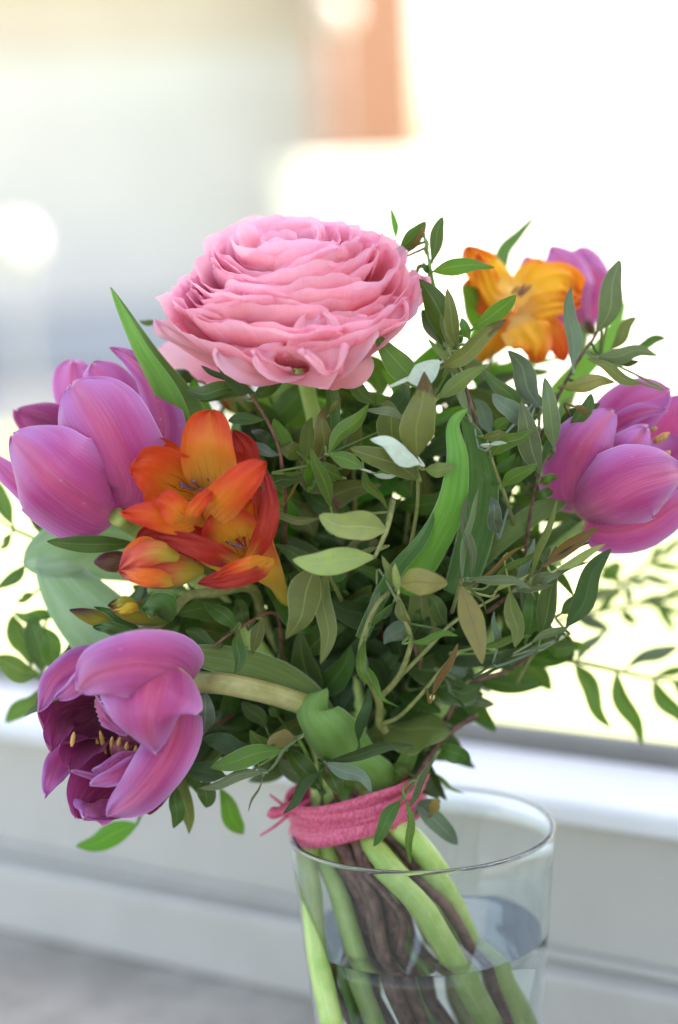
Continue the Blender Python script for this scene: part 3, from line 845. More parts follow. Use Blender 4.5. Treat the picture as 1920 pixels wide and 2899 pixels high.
# lower left tulip, crop c4
t2 = empty('tulip', Q('c4', 1190, 520, 5), 'drooping purple tulip low on the left, open toward the lens with tan stamens inside', 'tulip', 'purple tulips')
IN = dict(mat=M_TUI)
petals(t2, 'c4', [
    ([(1060, 560, 26), (760, 600, 34), (480, 740, 26), (330, 900, 6)], 620, 0, 0, -50, dict(b=.6, k=5, mat=M_TUI)),
    ([(1060, 700, 24), (800, 860, 38), (620, 1000, 34), (480, 1160, 14)], 700, 0, 0, -45, dict(b=.6, k=6, mat=M_TUI)),
    ([(1100, 760, 22), (900, 1060, 30), (680, 1200, 12), (500, 1380, -8)], 560, 10, 0, -40, dict(b=.5, m=.5, k=5, e=.5, ruf=.0008, mat=M_TUI)),
    ([(620, 1260, 6), (600, 1300, -2), (560, 1350, -8), (530, 1385, -9)], 330, 0, 0, 30, dict(b=.8, m=.4, k=2, e=.6)),
    ([(860, 760, 26), (640, 820, 24), (520, 960, 10), (445, 1075, 0)], 300, 20, 0, -40, dict(b=.6, k=6, mat=M_TUI)),
    ([(640, 660, 20), (440, 700, 14), (350, 830, 4), (330, 950, -2)], 200, -20, 0, -20, dict(b=.7, k=4, mat=M_TUI)),
    ([(560, 960, 26), (400, 1020, 16), (330, 1130, 8), (285, 1245, 4)], 210, 0, 0, -20, dict(b=.5, k=2.5, e=.7)),
    ([(980, 960, -2), (860, 1040, -8), (720, 1120, -12), (575, 1165, -12)], 130, 0, 0, 20, dict(b=.6, k=4, ruf=.0006)),
    ([(880, 985, 4), (760, 1020, -4), (660, 1075, -6), (590, 1075, -6)], 110, 10, 0, 20, dict(b=.6, k=4, ruf=.0006)),
    ([(860, 1080, 8), (700, 1130, -4), (560, 1110, -8), (455, 1080, -8)], 50, 0, 0, 10, dict(b=.6, k=5)),
    ([(1150, 560, 12), (1120, 820, -8), (1020, 1050, -18), (865, 1245, -17), (685, 1365, -8)], 345, -6, 0, 55, dict(b=.6, m=.45, k=4.5, e=.55)),
    ([(1010, 380, -14), (960, 560, -28), (935, 770, -31), (992, 966, -19)], 630, 0, 0, 50, dict(b=.68, m=.36, k=2.2, e=.78)),
    ([(760, 330, 12), (520, 380, 4), (340, 500, 2), (245, 705, 2)], 200, 10, 0, 35, dict(b=.5, m=.5, k=3, e=.6, ruf=.0006, rufn=3)),
    ([(720, 420, 6), (560, 480, -8), (440, 580, -8), (350, 620, -6)], 150, 0, 0, 30, dict(b=.6, k=3.4)),
    ([(1195, 530, 8), (1090, 455, -16), (860, 424, -33), (620, 475, -31), (495, 575, -20)], 440, 0, 0, 52, dict(b=.5, m=.4, k=5, e=.5)),
    ([(600, 640, 4), (640, 720, -14), (700, 790, -16), (800, 850, -14)], 110, 20, 0, 20, dict(b=.7, k=4, ruf=.0005, rufn=5)),
], M_TUL)
stamens(t2, 'c4', [((670, 980, 18), (635, 830, 10), 34), ((715, 980, 16), (710, 868, 6), 36), ((800, 1000, 12), (806, 900, 2), 36),
                   ((860, 1010, 12), (862, 925, 2), 30), ((745, 970, 14), (760, 870, 0), 34),
                   ((640, 985, 20), (612, 880, 14), 28)], M_ANT_T, M_ANT_T)
stamens(t2, 'c4', [((455, 925, -6), (470, 835, -8), 30)], M_ANT_T)
put('pistil', tube([Q('c4', 900, 800, 20), Q('c4', 760, 960, 6)], [.0035, .004, .003], 10), M_PIST, t2)
put('stem', tube([Q('c4', 1130, 540, 20), Q('cB', 90, 865, 14), Q('cB', 220, 868, 12), Q('cB', 400, 885, 8), Q('cB', 760, 970, 16), Q('cB', 1040, 1090, 26), P(960, 2110, 42)] + [P(*d) for d in down(2, 9)],
                 [.0035, .0034, .0034, .0034, .0035, .0034], 12, 60), SM['tulip_aged'], t2)
big_leaf(t2, 'cB', [(1140, 1080, 30), (960, 930, 24), (600, 760, 14), (250, 680, 8), (-60, 640, 4)], 250, 12, 0, 25, 'olive', b=.3, m=.4, k=5)
big_leaf(t2, 'cB', [(1420, 1640, 40), (1250, 1420, 26), (1120, 1240, 14), (1010, 1070, 14), (1110, 910, 20)], 430, -8, 0, 60, 'light', b=.7, m=.35, k=4, e=.7)
big_leaf(t2, 'cB', [(1560, 1850, 44), (1500, 1620, 34), (1380, 1480, 28), (1200, 1370, 26)], 330, 0, 0, 40, 'light', b=.8, k=4)

# right tulip, crop c7
t3 = empty('tulip', Q('c7', 800, 960, 34), 'purple tulip cut by the right edge, lying on its side, with orange stamens showing', 'tulip', 'purple tulips')
DZ3 = 24
petals(t3, 'c7', [
    ([(900, 900, 26), (1150, 560, 36), (1300, 330, 30), (1420, 160, 20)], 700, 0, 0, -40, dict(b=.6, k=5)),      # dark inside wall
    ([(800, 860, 22), (900, 480, 20), (1060, 230, 14), (1290, 120, 8)], 420, 0, 0, 30, dict(b=.5, k=4)),           # top back
    ([(1000, 800, 20), (1400, 600, 26), (1600, 420, 20)], 560, 0, 0, -20, dict(b=.6, k=4)),
    ([(860, 420, 10), (1000, 300, 2), (1140, 240, 0), (1262, 235, 0)], 120, 15, 0, 30, dict(b=.5, k=4, ruf=.0006, rufn=2)),  # curled lip
    ([(800, 820, 12), (920, 640, -4), (1060, 480, -10), (1150, 345, -6)], 330, 0, 0, 45, dict(b=.5, k=5, ruf=.0006)),
    ([(720, 860, 12), (690, 660, -4), (790, 430, -16), (940, 240, -10)], 410, 0, 0, 60, dict(b=.45, m=.45, k=4.5, e=.5)),
    ([(760, 930, 8), (900, 990, 0), (1180, 920, -8), (1480, 690, -4)], 330, 12, 0, 45, dict(b=.5, k=3.5)),
    ([(720, 880, 8), (880, 800, -16), (1080, 690, -26), (1260, 640, -24), (1380, 620, -16)], 500, 0, 0, 60, dict(b=.5, m=.5, k=5, e=.5, ruf=.0006)),
], M_TUL, dzo=DZ3)
stamens(t3, 'c7', [((1190, 435, DZ3 - 2), (1280, 380, DZ3 - 6), 50), ((1215, 550, DZ3 - 6), (1285, 490, DZ3 - 10), 48), ((1170, 365, DZ3 + 4), (1205, 345, DZ3 + 2), 34)], M_ANT_T)
put('stem', tube([Q('c7', 780, 960, 40), Q('c7', 560, 1150, 48), P(1430, 1760, 48), P(1180, 2080, 48)] + [P(*d) for d in down(3, 9)], [.003, .0032, .0034, .0034], 10), SM['tulip'], t3)
big_leaf(t3, 'cE', [(420, 1900, 30), (700, 1640, 26), (1000, 1420, 26), (1290, 1290, 30)], 190, 0, 0, 20, 'olive', b=.9, m=.2, k=9)
# the tall folded leaf in the middle
big_leaf(t3, 'cE', [(300, 2150, 26), (450, 1650, 20), (520, 1200, 14), (470, 820, 8), (335, 545, 2)], 330, -5, 0, 14, 'dull', b=.8, m=.4, k=3, e=.7)
big_leaf(t3, 'cE', [(-150, 2150, 22), (60, 1750, 6), (250, 1350, -6), (305, 950, -10), (270, 640, -8), (400, 478, -4)], 285, 6, 0, 38, 'fresh', b=.75, m=.3, k=3.2, e=.75, nu=40)
big_leaf(t3, 'c6', [(500, 1700, 10), (700, 1300, 4), (880, 1080, 0), (985, 850, -2)], 120, 30, 0, 20, 'dull', b=.6, m=.5)

# back right tulip, crop c5 (far, soft)
t4 = empty('tulip', Q('c5', 1170, 520, 85), 'soft purple tulip at the back right, behind the yellow freesia', 'tulip', 'purple tulips')
petals(t4, 'c5', [
    ([(1120, 540, 106), (1160, 400, 110), (1130, 260, 110), (1060, 185, 108)], 270, 0, 0, 40, {}),
    ([(1090, 520, 92), (940, 420, 92), (870, 300, 94), (825, 215, 96)], 240, 0, 0, 45, {}),
    ([(1110, 530, 96), (1190, 430, 96), (1180, 330, 96), (1110, 210, 100)], 200, 0, 0, 40, {}),
    ([(1110, 540, 92), (1060, 400, 82), (1020, 270, 84), (950, 168, 90)], 290, 0, 0, 55, dict(k=4.5)),
], M_TUL)
put('stem', tube([Q('c5', 1115, 530, 98), P(1600, 1150, 90), P(1350, 1700, 66), P(1080, 2150, 50)] + [P(*d) for d in down(4, 9)], [.0026, .003, .003], 9), SM['green'], t4)
big_leaf(t4, 'c5', [(960, 900, 74), (1120, 740, 72), (1240, 600, 72), (1322, 410, 74)], 120, 0, 0, 15, 'fresh', b=.8, m=.3)
big_leaf(t4, 'c5', [(700, 330, 84), (730, 190, 86), (800, 110, 88), (890, 8, 92)], 90, 20, 0, 15, 'dull', b=.8, m=.3, k=2)
big_leaf(t4, 'c5', [(560, 790, 80), (800, 740, 70), (1040, 700, 70)], 60, 20, 0, 15, 'fresh', b=.8, m=.3)
big_leaf(t4, 'c5', [(560, 1100, 74), (620, 900, 74), (700, 700, 78)], 150, 0, 0, 15, 'fresh', b=.8, m=.3)
big_leaf(t4, 'cE', [(700, 1750, 76), (1150, 820, 78), (1420, 420, 82)], 260, 0, 0, 15, 'fresh', b=.8, m=.3)

# ------------------------------------------------------------------ freesias
def blossom(root, c, rows, tubes=(), st=(), label=None, dzo=0):
    fl = None
    for i, (pts, r_, mt) in enumerate(tubes):
        P3 = [Q(c, p[0], p[1], p[2] + dzo) for p in pts]
        g = tube(P3, [wid(c, a, dzo) / 2 for a in r_], 14, 16, cap=False)
        o_ = put('blossom' if i == 0 else 'throat', g, mt, root if i == 0 else fl, label if i == 0 else None)
        if i == 0: fl = o_
    petals(fl, c, rows, M_FOR, dzo=dzo)
    return fl

f1 = empty('freesia', Q('c3', 800, 900, 10), 'orange red freesia with two open blossoms and closed buds, between the left tulips', 'freesia', 'freesias')
YIN = M_FYO
bA = blossom(f1, 'c3', [
    ([(800, 760, 14), (640, 560, 14), (520, 420, 12), (425, 350, 10)], 200, 0, 0, 20, dict(k=4)),
    ([(830, 740, 14), (1000, 560, 14), (1080, 440, 12), (990, 285, 10)], 200, 0, 0, 25, dict(mat=M_FRE, k=4)),
    ([(820, 760, 14), (620, 660, 8), (430, 560, -3), (290, 540, -6)], 440, -6, 0, -28, dict(k=5.5, e=.5, b=.4, m=.6)),
    ([(850, 770, 14), (840, 600, 7), (810, 380, 0), (840, 148, 2)], 375, 4, 0, -26, dict(mat=YIN, k=5, e=.5, b=.5, m=.6)),
    ([(780, 880, 8), (620, 900, -4), (420, 860, -10), (222, 840, -8)], 200, 15, 0, 14, dict(k=4.5, ruf=.0008, rufn=1.4)),
    ([(700, 900, -4), (620, 850, -11), (530, 770, -12), (470, 740, -10)], 200, 0, 0, 24, dict(k=5, ruf=.0010, rufn=1.6)),
    ([(800, 890, 6), (900, 790, -12), (1040, 650, -16), (1200, 500, -10)], 270, 10, 0, 34, dict(k=5, e=.5, b=.6, m=.45, ruf=.0008, rufn=1.4)),
    ([(760, 900, 2), (700, 870, -10), (760, 780, -14), (880, 660, -12)], 110, 0, 0, 30, dict(k=6, b=.7)),
], tubes=[([(800, 1000, 22), (790, 900, 14), (740, 760, 8)], [90, 150, 260], M_FTU),
          ], label='upper freesia blossom, bright orange with a yellow petal', dzo=-9)
stamens(bA, 'c3', [((800, 640, 4), (730, 545, -4), 26), ((830, 660, 4), (780, 600, -2), 24), ((850, 650, 2), (810, 610, -2), 26),
                   ((800, 710, 2), (762, 685, -3), 28)], M_ANT)
for a, b_ in (((780, 690), (625, 645)), ((770, 690), (635, 668)), ((780, 680), (665, 575)), ((775, 690), (710, 575)), ((780, 690), (715, 630))):
    put('style', tube([Q('c3', *a, 3), Q('c3', (a[0] + b_[0]) / 2 + 6, (a[1] + b_[1]) / 2 + 8, -1), Q('c3', *b_, -4)], [.00035, .0003, .00028, .0006], 6), M_ANT, bA)
bB = blossom(f1, 'c3', [
    ([(1000, 1150, 18), (700, 1060, 16), (450, 1000, 14), (330, 1050, 14)], 230, 0, 0, 20, dict(mat=M_FRE, k=4)),
    ([(1120, 1200, 22), (1180, 900, 16), (1130, 640, 14), (1000, 300, 14)], 260, 0, 0, 20, dict(mat=M_FRE)),
    ([(1090, 1180, 14), (1010, 1050, 4), (940, 930, -3), (880, 820, -6)], 400, 0, 0, -30, dict(mat=M_FTH, k=7, e=.4, b=.6, m=.7)),
    ([(1120, 1150, 16), (1070, 980, 6), (1090, 850, 0), (1130, 760, -4)], 200, -10, 0, -40, dict(mat=M_FTH, k=5)),
    ([(1060, 1200, 6), (1170, 1040, -6), (1235, 820, -8), (1205, 560, -4)], 150, -12, 0, 45, dict(mat=M_FRE, b=.35, m=.5, k=4, e=.6)),
    ([(1050, 1210, 6), (880, 1135, -8), (690, 1060, -12), (475, 1010, -8)], 165, 5, 0, 25, dict(mat=M_FRE, k=4.5, ruf=.0008, rufn=1.6)),
    ([(1000, 1130, 10), (850, 1040, 0), (700, 985, -4), (560, 970, -4)], 120, 0, 0, 20, dict(mat=M_FRE, k=5)),
    ([(1270, 1175, 2), (1130, 1240, -10), (940, 1300, -12), (755, 1325, -8)], 165, 0, 0, 30, dict(mat=M_FRE, b=.3, m=.45, k=3.6, e=.6)),
    ([(1240, 1170, -2), (1100, 1200, -11), (960, 1240, -12), (860, 1290, -11)], 105, 0, 0, 20, dict(mat=M_FOR, b=.4, m=.45, k=3, e=.6)),
    ([(1000, 1240, 4), (860, 1190, 0), (740, 1150, -2)], 90, 0, 0, 20, dict(mat=M_FTU, k=4)),
], dzo=-4, tubes=[([(1350, 1480, 34), (1290, 1330, 22), (1190, 1200, 12), (1130, 1120, 12)], [70, 120, 260, 330], M_FTU)], label='lower freesia blossom, dark red with a striped yellow throat')
stamens(bB, 'c3', [((1130, 980, 0), (1045, 920, -4), 24), ((1060, 1095, 0), (938, 1045, -4), 26), ((1070, 1080, 0), (985, 1060, -4), 24), ((1095, 930, 2), (1020, 800, -2), 22)], M_ANT)
for a, b_ in (((1070, 1090), (1015, 1030)), ((1080, 1090), (1062, 1020))):
    put('style', tube([Q('c3', *a, 0), Q('c3', *b_, -4)], [.0004, .0003, .0006], 6), M_FRE, bB)
def bud(root, c, a, b_, w, rows, body, label):
    m_ = [a, tuple((a[i] * 2 + b_[i]) / 3 for i in range(3)), tuple((a[i] + b_[i] * 2) / 3 for i in range(3)), b_]
    g = tube([Q(c, *p) for p in m_], [wid(c, w * k / 2, a[2]) for k in (.22, .6, .86, 1, 1, .9, .62, .12)], 16, 22)
    o_ = put('bud', g, body, root, label)
    petals(o_, c, rows, M_BUDR)
bud(f1, 'c3', (785, 1240, 2), (213, 1235, -6), 262, [
    ([(620, 1160, -9), (470, 1120, -16), (330, 1160, -16), (214, 1235, -8)], 170, 0, 0, 45, dict(mat=M_BUD, k=3)),
    ([(480, 1060, -2), (380, 1055, -9), (290, 1110, -12), (214, 1225, -8)], 95, 0, 0, 50, dict(k=3)),
    ([(600, 1330, -3), (470, 1300, -14), (330, 1280, -17), (216, 1245, -9)], 130, 0, 0, 40, dict(k=3)),
], M_BUD, 'large closed bud, red fading to yellow')
bud(f1, 'c3', (330, 1175, 14), (38, 1185, 12), 150, [], M_BUDD, 'dark purple brown bud')
bud(f1, 'cD', (1250, 1195, 4), (808, 1080, -4), 175, [
    ([(1040, 1130, -5), (960, 1070, -9), (890, 1065, -10), (812, 1085, -5)], 90, 0, 0, 50, dict(mat=M_BUDY, k=3)),
    ([(1040, 1120, -6), (980, 1100, -10), (900, 1110, -10), (830, 1120, -6)], 85, 0, 0, 40, dict(mat=M_BUDG, k=4)),
    ([(1270, 1200, 2), (1200, 1100, -8), (1120, 1090, -11), (1040, 1110, -8)], 210, 0, 0, 70, dict(mat=M_BRACT, k=3, name='bract')),
], M_BUDY, 'small green bud with a yellow and black tip')
bud(f1, 'cD', (1040, 1275, 8), (516, 1115, 0), 130, [
    ([(1020, 1290, 4), (900, 1280, -3), (800, 1250, -6), (690, 1240, -4)], 110, 0, 0, 50, dict(mat=M_BRACT, k=3, name='bract')),
    ([(1020, 1250, 6), (880, 1190, 0), (800, 1130, -1), (700, 1095, -1)], 70, 0, 0, 30, dict(mat=M_BRACT, k=3, name='bract')),
], M_BUDY, 'small green bud with a dark tip')
put('stem', tube([Q('cD', 1010, 1285, 6), Q('cD', 1180, 1220, 5), Q('cD', 1280, 1130, 7), Q('cD', 1400, 1010, 10), Q('c3', 870, 1395, 14), Q('c3', 1120, 1370, 26), P(760, 1780, 38), P(940, 2120, 46)] + [P(*d) for d in down(5, 9)],
                 [.0012, .0015, .0016, .0018, .002], 9, 60), SM['olive'], f1)
put('stem', tube([Q('cD', 1100, 970, 14), Q('cD', 1250, 975, 12), Q('cD', 1400, 1010, 10)], [.0012, .0014], 8), SM['green'], f1)

f2 = empty('freesia', Q('c5', 760, 520, 60), 'yellow and orange freesia blossom in soft focus at the back right', 'freesia', 'freesias')
bC = blossom(f2, 'c5', [
    ([(790, 420, 12), (860, 300, 12), (900, 260, 12), (930, 250, 12)], 150, 0, 0, 20, dict(mat=M_FYE)),
    ([(770, 460, 10), (700, 360, 4), (610, 250, -4), (545, 170, -4)], 190, 0, 0, 25, dict(mat=M_FYE, k=5, ruf=.0016, rufn=2.5, wave=.0022, waven=3.0)),
    ([(780, 460, 8), (690, 400, -4), (640, 300, -10), (600, 200, -10)], 120, 10, 0, 30, dict(mat=M_FYE, k=5, ruf=.001, wave=.0016, waven=3.0)),
    ([(760, 500, 8), (640, 440, 2), (570, 380, 2), (560, 320, 2)], 120, 0, 0, 20, dict(mat=M_FOR, k=5)),
    ([(780, 470, 6), (900, 380, -6), (1000, 340, -8), (1090, 400, -4)], 230, 0, 0, 25, dict(mat=M_FYE, k=5, ruf=.0016, rufn=2.5, wave=.0022, waven=3.0)),
    ([(790, 490, 4), (900, 460, -8), (1000, 440, -8), (1085, 440, -4)], 130, 0, 0, 25, dict(mat=M_FYE, k=5, ruf=.001, wave=.0016, waven=3.0)),
    ([(760, 500, 4), (830, 560, -10), (880, 640, -12), (880, 725, -10)], 230, 0, 0, 30, dict(mat=M_FYE, k=5, ruf=.0016, rufn=2.5, wave=.0022, waven=3.0)),
    ([(850, 480, 2), (950, 560, -4), (1000, 640, -4), (1010, 718, -2)], 130, 0, 0, 30, dict(mat=M_FOR, k=5)),
], tubes=[([(520, 800, 30), (600, 700, 20), (700, 600, 10), (770, 500, 6)], [40, 90, 150, 200], M_FYE)], label='yellow freesia blossom with orange edges', dzo=56)
stamens(bC, 'c5', [((790, 400, 54), (830, 350, 50), 16), ((800, 410, 54), (860, 352, 50), 16), ((760, 395, 54), (800, 360, 50), 12)], M_ANT)
bud(f2, 'c5', (1170, 600, 84), (1120, 520, 82), 60, [], M_BUDD, 'dark bud')
bud(f2, 'cA', (470, 330, 66), (320, 375, 60), 60, [], M_BUDR, 'orange bud hidden among leaves')
put('blossom', tube([Q('cA', 520, 250, 68), Q('cA', 450, 330, 64), Q('cA', 400, 400, 62)], [.0008, .002, .003], 8), M_FYO, f2, 'half hidden orange blossom under the pink flower')
put('stem', tube([Q('c5', 520, 800, 86), P(1250, 1300, 72), P(1090, 2000, 52)] + [P(*d) for d in down(6, 9)], [.0014, .0018, .002], 8), SM['green'], f2)

# ------------------------------------------------------------------ pink tie
tie = empty('raffia_tie', P(*BIND), 'pink raffia tie wound round the stems just above the glass rim', 'raffia tie')
bc = P(BIND[0], BIND[1], BIND[2])
rt0 = 190 * PX * 1.075
rs = random.Random(5)
for k in range(7):
    h = (-5.5 + k * 1.7) / 1000
    tilt = R(rs.uniform(7, 15)); az = R(rs.uniform(-15, 25))
    V = []; UV = []; Fc = []
    n, m_ = 60, 6
    wd = rs.uniform(3.2, 5.0) / 1000
    rr_ = rt0 * rs.uniform(0.94, 1.02) + 0.0002 * k
    for i in range(n):
        t = 2 * math.pi * i / n
        x_, y_ = math.cos(t + az), math.sin(t + az)
        z0 = h + rr_ * math.sin(tilt) * math.cos(t) + 0.0006 * math.sin(3 * t + k)
        for j in range(m_ + 1):
            v = j / m_ - 0.5
            r2 = rr_ + 0.0008 * math.cos(v * math.pi) + 0.0002 * math.sin(3 * t + k * 2)
            V.append((bc.x + math.cos(t) * r2, bc.y + math.sin(t) * r2 * 0.85, bc.z + z0 + v * wd + 0.0002 * math.sin(4 * t + k)))
            UV.append((i / n * 6, v + .5))
    for i in range(n):
        for j in range(m_):
            a = i * (m_ + 1) + j; b_ = ((i + 1) % n) * (m_ + 1) + j
            Fc.append((a, b_, b_ + 1, a + 1))
    mesh_obj('strand', V, Fc, M_RAF, tie, UV)
def rib_(pts, w): put('strand', blade([Q('c8', *p) for p in pts], wid('c8', w, 40), TOCAM, 20, 40, 10, 0, b=.7, m=.2, k=8, nu=16, nv=4, ruf=.0004), M_RAF, tie, None)
rib_([(640, 490, 20), (740, 440, 24), (800, 390, 28), (852, 318, 32)], 70)
rib_([(680, 530, 18), (760, 470, 24), (820, 420, 30)], 60)
put('knot', tube([Q('c8', 215, 470, 38), Q('c8', 150, 490, 36), Q('c8', 95, 500, 36)], [.0026, .0020, .0014, .0020, .0006], 8), M_RAF, tie)
for pts in ([(190, 510, 38), (130, 560, 36), (60, 605, 36)], [(190, 480, 38), (140, 440, 38), (105, 412, 38)], [(180, 500, 38), (120, 520, 36), (92, 505, 36)]):
    put('tail', tube([Q('c8', *p) for p in pts], [.0006, .0005, .0003], 6), M_RAF, tie)

# ------------------------------------------------------------------ leafy sprigs, laid out leaf by leaf
# leaf: bx,by,bz, tx,ty,tz, width, bend, roll, class
sprig('upright sprig right of the pink bloom, its bright leaf crossing the yellow freesia', 'c5',
  [[(520, 900, 30), (430, 560, 26), (378, 300, 20), (360, 200, 20), (343, 105, 20)]], [
  (225, 175, 24, 352, 45, 22, 80, -8, 20, 'dark'), (262, 195, 24, 350, 60, 22, 36, 0, 40, 'rust'),
  (381, 240, 20, 433, 22, 18, 66, 6, 10, 'dark'), (385, 288, 18, 682, 268, 14, 84, 22, 5, 'bright'),
  (372, 230, 20, 338, 112, 20, 26, 0, 50, 'grey'), (360, 270, 22, 310, 300, 24, 26, -20, 40, 'grey'),
  (365, 300, 22, 340, 240, 20, 40, 0, 20, 'dark'), (205, 130, 34, 178, -25, 36, 34, -4, 20, 'bright'),
  (475, 665, 16, 318, 322, 10, 125, -25, 0, 'dark'), (430, 640, 22, 330, 470, 24, 80, 0, 10, 'deep'),
  (380, 320, 26, 395, 480, 26, 30, 0, 30, 'dark'), (470, 700, 30, 520, 560, 30, 60, 0, 10, 'dark')], 'green')
sprig('olive toned sprig standing in front of the yellow freesia with one folded silver leaf', 'c5',
  [[(600, 1080, 12), (570, 960, 8), (520, 770, 0), (470, 690, -2), (425, 500, -3)]], [
  (505, 655, -2, 455, 368, -6, 74, 6, 15, 'olive'), (428, 750, -4, 738, 520, -10, 78, -8, 15, 'spent'),
  (582, 560, 6, 787, 402, 4, 84, -6, 0, 'bright'), (412, 900, -6, 652, 735, -10, 78, 8, 10, 'olive'),
  (330, 850, 0, 107, 588, -2, 128, 8, 5, 'mid'), (262, 812, -8, 418, 715, -8, 118, -12, 0, 'silver'),
  (470, 700, -2, 422, 492, -4, 34, -10, 55, 'olive'), (520, 800, 0, 362, 612, -2, 34, -8, 40, 'olive'),
  (560, 610, 4, 525, 510, 4, 48, 0, 10, 'bright'), (555, 980, 0, 470, 740, 0, 40, 0, 45, 'grey'),
  (400, 850, 2, 420, 700, 0, 50, 0, 20, 'dark')], 'olive')
sprig('broad brown tipped olive leaf sprig at the centre under the silver leaf', 'c6',
  [[(760, 1350, 22), (850, 900, 10), (855, 620, 0), (850, 540, -4)]], [
  (852, 545, -6, 902, 5, -12, 222, 10, 0, 'spent'), (872, 592, -8, 556, 432, -16, 118, -14, 10, 'silver'),
  (860, 690, -2, 430, 492, -8, 148, -26, 5, 'olive'), (905, 622, -8, 1098, 602, -12, 92, -16, 10, 'olive'),
  (785, 345, 2, 508, 245, -2, 60, -42, 30, 'grey'), (720, 480, 8, 660, 185, 6, 160, 0, 5, 'olive'),
  (860, 660, 0, 560, 655, -2, 44, -26, 50, 'mid'), (700, 330, 10, 800, 60, 14, 130, 0, 20, 'deep')], 'olive')
sprig('twig with two pale yellow green leaves, one above the other, right of the red freesia', 'c6',
  [[(700, 820, 2), (672, 960, -8), (640, 1060, -10), (582, 1188, -10)]], [
  (655, 1008, -10, 232, 915, -16, 186, 26, 0, 'pale'), (585, 1182, -10, 62, 1198, -18, 166, 16, 0, 'pale'),
  (232, 935, 0, -160, 950, 2, 52, -14, 30, 'olive'), (600, 1120, 0, 500, 1140, -2, 30, 0, 30, 'olive')], 'olive', 1.0)
sprig('sprig beneath the pink bloom with a chewed brown leaf tip', 'cA',
  [[(1200, 1150, 18), (1080, 900, 8), (1050, 800, 4), (1130, 740, -2)]], [
  (1045, 790, 6, 1110, 385, 2, 150, -6, 8, 'spent'), (1128, 742, -4, 1427, 366, -10, 118, 10, 5, 'mid'),
  (1250, 750, 10, 1068, 118, 8, 124, 14, 15, 'dark'), (1480, 372, 14, 1208, 118, 10, 110, 12, 10, 'dark'),
  (1130, 752, -6, 1388, 852, -10, 116, 14, 0, 'mid'), (1130, 460, 4, 1226, 328, 2, 44, 6, 30, 'spent'),
  (1142, 1142, 2, 988, 695, -8, 98, -14, 15, 'mid'), (985, 990, 4, 945, 768, -4, 84, -34, 10, 'bright'),
  (1225, 920, 6, 1030, 795, 0, 110, 14, 10, 'mid'), (716, 955, 8, 915, 935, 4, 110, 10, 10, 'dark'),
  (795, 890, 4, 908, 868, 0, 34, -12, 30, 'mid'), (985, 970, 6, 975, 900, 2, 40, 0, 50, 'grey'),
  (1380, 850, 2, 1570, 1170, -4, 60, -14, 50, 'mid'), (1440, 880, 0, 1640, 900, -2, 40, -20, 50, 'silver'),
  (950, 780, 16, 1000, 470, 16, 130, 0, 10, 'olive'), (880, 720, 14, 718, 482, 10, 128, 26, 0, 'mid'),
  (900, 780, 18, 760, 640, 16, 130, 0, 0, 'olive')], 'redtwig')
sprig('reddish twig climbing under the pink bloom with very dark leaves at its tip', 'cA',
  [[(800, 1400, 30), (805, 1100, 16), (785, 880, 10), (760, 720, 8), (700, 560, 8), (620, 420, 8), (530, 280, 6), (490, 235, 6)]], [
  (575, 295, 2, 285, 48, -4, 104, 24, 10, 'deep'), (440, 225, 6, 180, 88, 8, 44, 10, 30, 'deep'),
  (480, 255, 6, 70, 270, 10, 118, 22, 5, 'dark'), (755, 750, 8, 540, 668, 12, 84, 10, 10, 'blue'),
  (650, 490, 10, 380, 500, 16, 90, -10, 10, 'dark'), (560, 330, 12, 800, 200, 18, 120, 10, 10, 'dark'),
  (800, 1110, 10, 935, 910, 6, 22, 0, 50, 'rust'), (730, 660, 12, 560, 560, 18, 90, 0, 10, 'deep')], 'redtwig')
sprig('pair of long dull olive leaves hanging point down beside the yellow freesia tube', 'cB',
  [[(1220, 260, 20), (1120, 60, 2), (1040, -20, -4)]], [
  (1032, 5, -6, 808, 548, -14, 250, 26, 0, 'olive'), (1108, 25, -4, 1064, 738, -12, 136, 20, 5, 'olive'),
  (1150, 110, 8, 1250, 30, 6, 90, 0, 20, 'dark')], 'olive')
sprig('red stemmed sprig whose small leaf hangs over the arched tulip stem', 'cB',
  [[(780, 700, 40), (735, 360, 22), (460, 470, 8), (260, 610, 4)]], [
  (462, 475, 0, 432, 802, -6, 104, 10, 5, 'dark'), (452, 462, 8, 190, 262, 14, 120, -14, 10, 'dark'),
  (620, 410, 12, 560, 660, 14, 100, 0, 10, 'olive'), (300, 590, 10, 60, 480, 14, 120, 0, 10, 'dark'),
  (520, 450, 16, 440, 250, 20, 110, 0, 10, 'dark')], 'redtwig')
sprig('sprig low in the centre whose straw coloured blunt leaf lies above the curling stems', 'c6',
  [[(780, 1690, 20), (800, 1580, 4), (740, 1480, -4), (725, 1350, -10), (640, 1190, -12)]], [
  (742, 1352, -12, 1048, 1345, -18, 172, 8, 0, 'straw'), (715, 1380, -12, 628, 1168, -14, 50, -8, 30, 'olive'),
  (735, 1390, -13, 715, 1212, -15, 56, 4, 30, 'pale'), (735, 1450, -10, 800, 1590, -10, 60, -14, 30, 'olive'),
  (1045, 1610, 6, 912, 1418, 2, 92, -10, 10, 'dark'), (600, 1350, 6, 525, 1640, 2, 60, 14, 40, 'grey'),
  (705, 1470, 6, 560, 1630, 4, 56, 10, 30, 'grey')], 'olive')
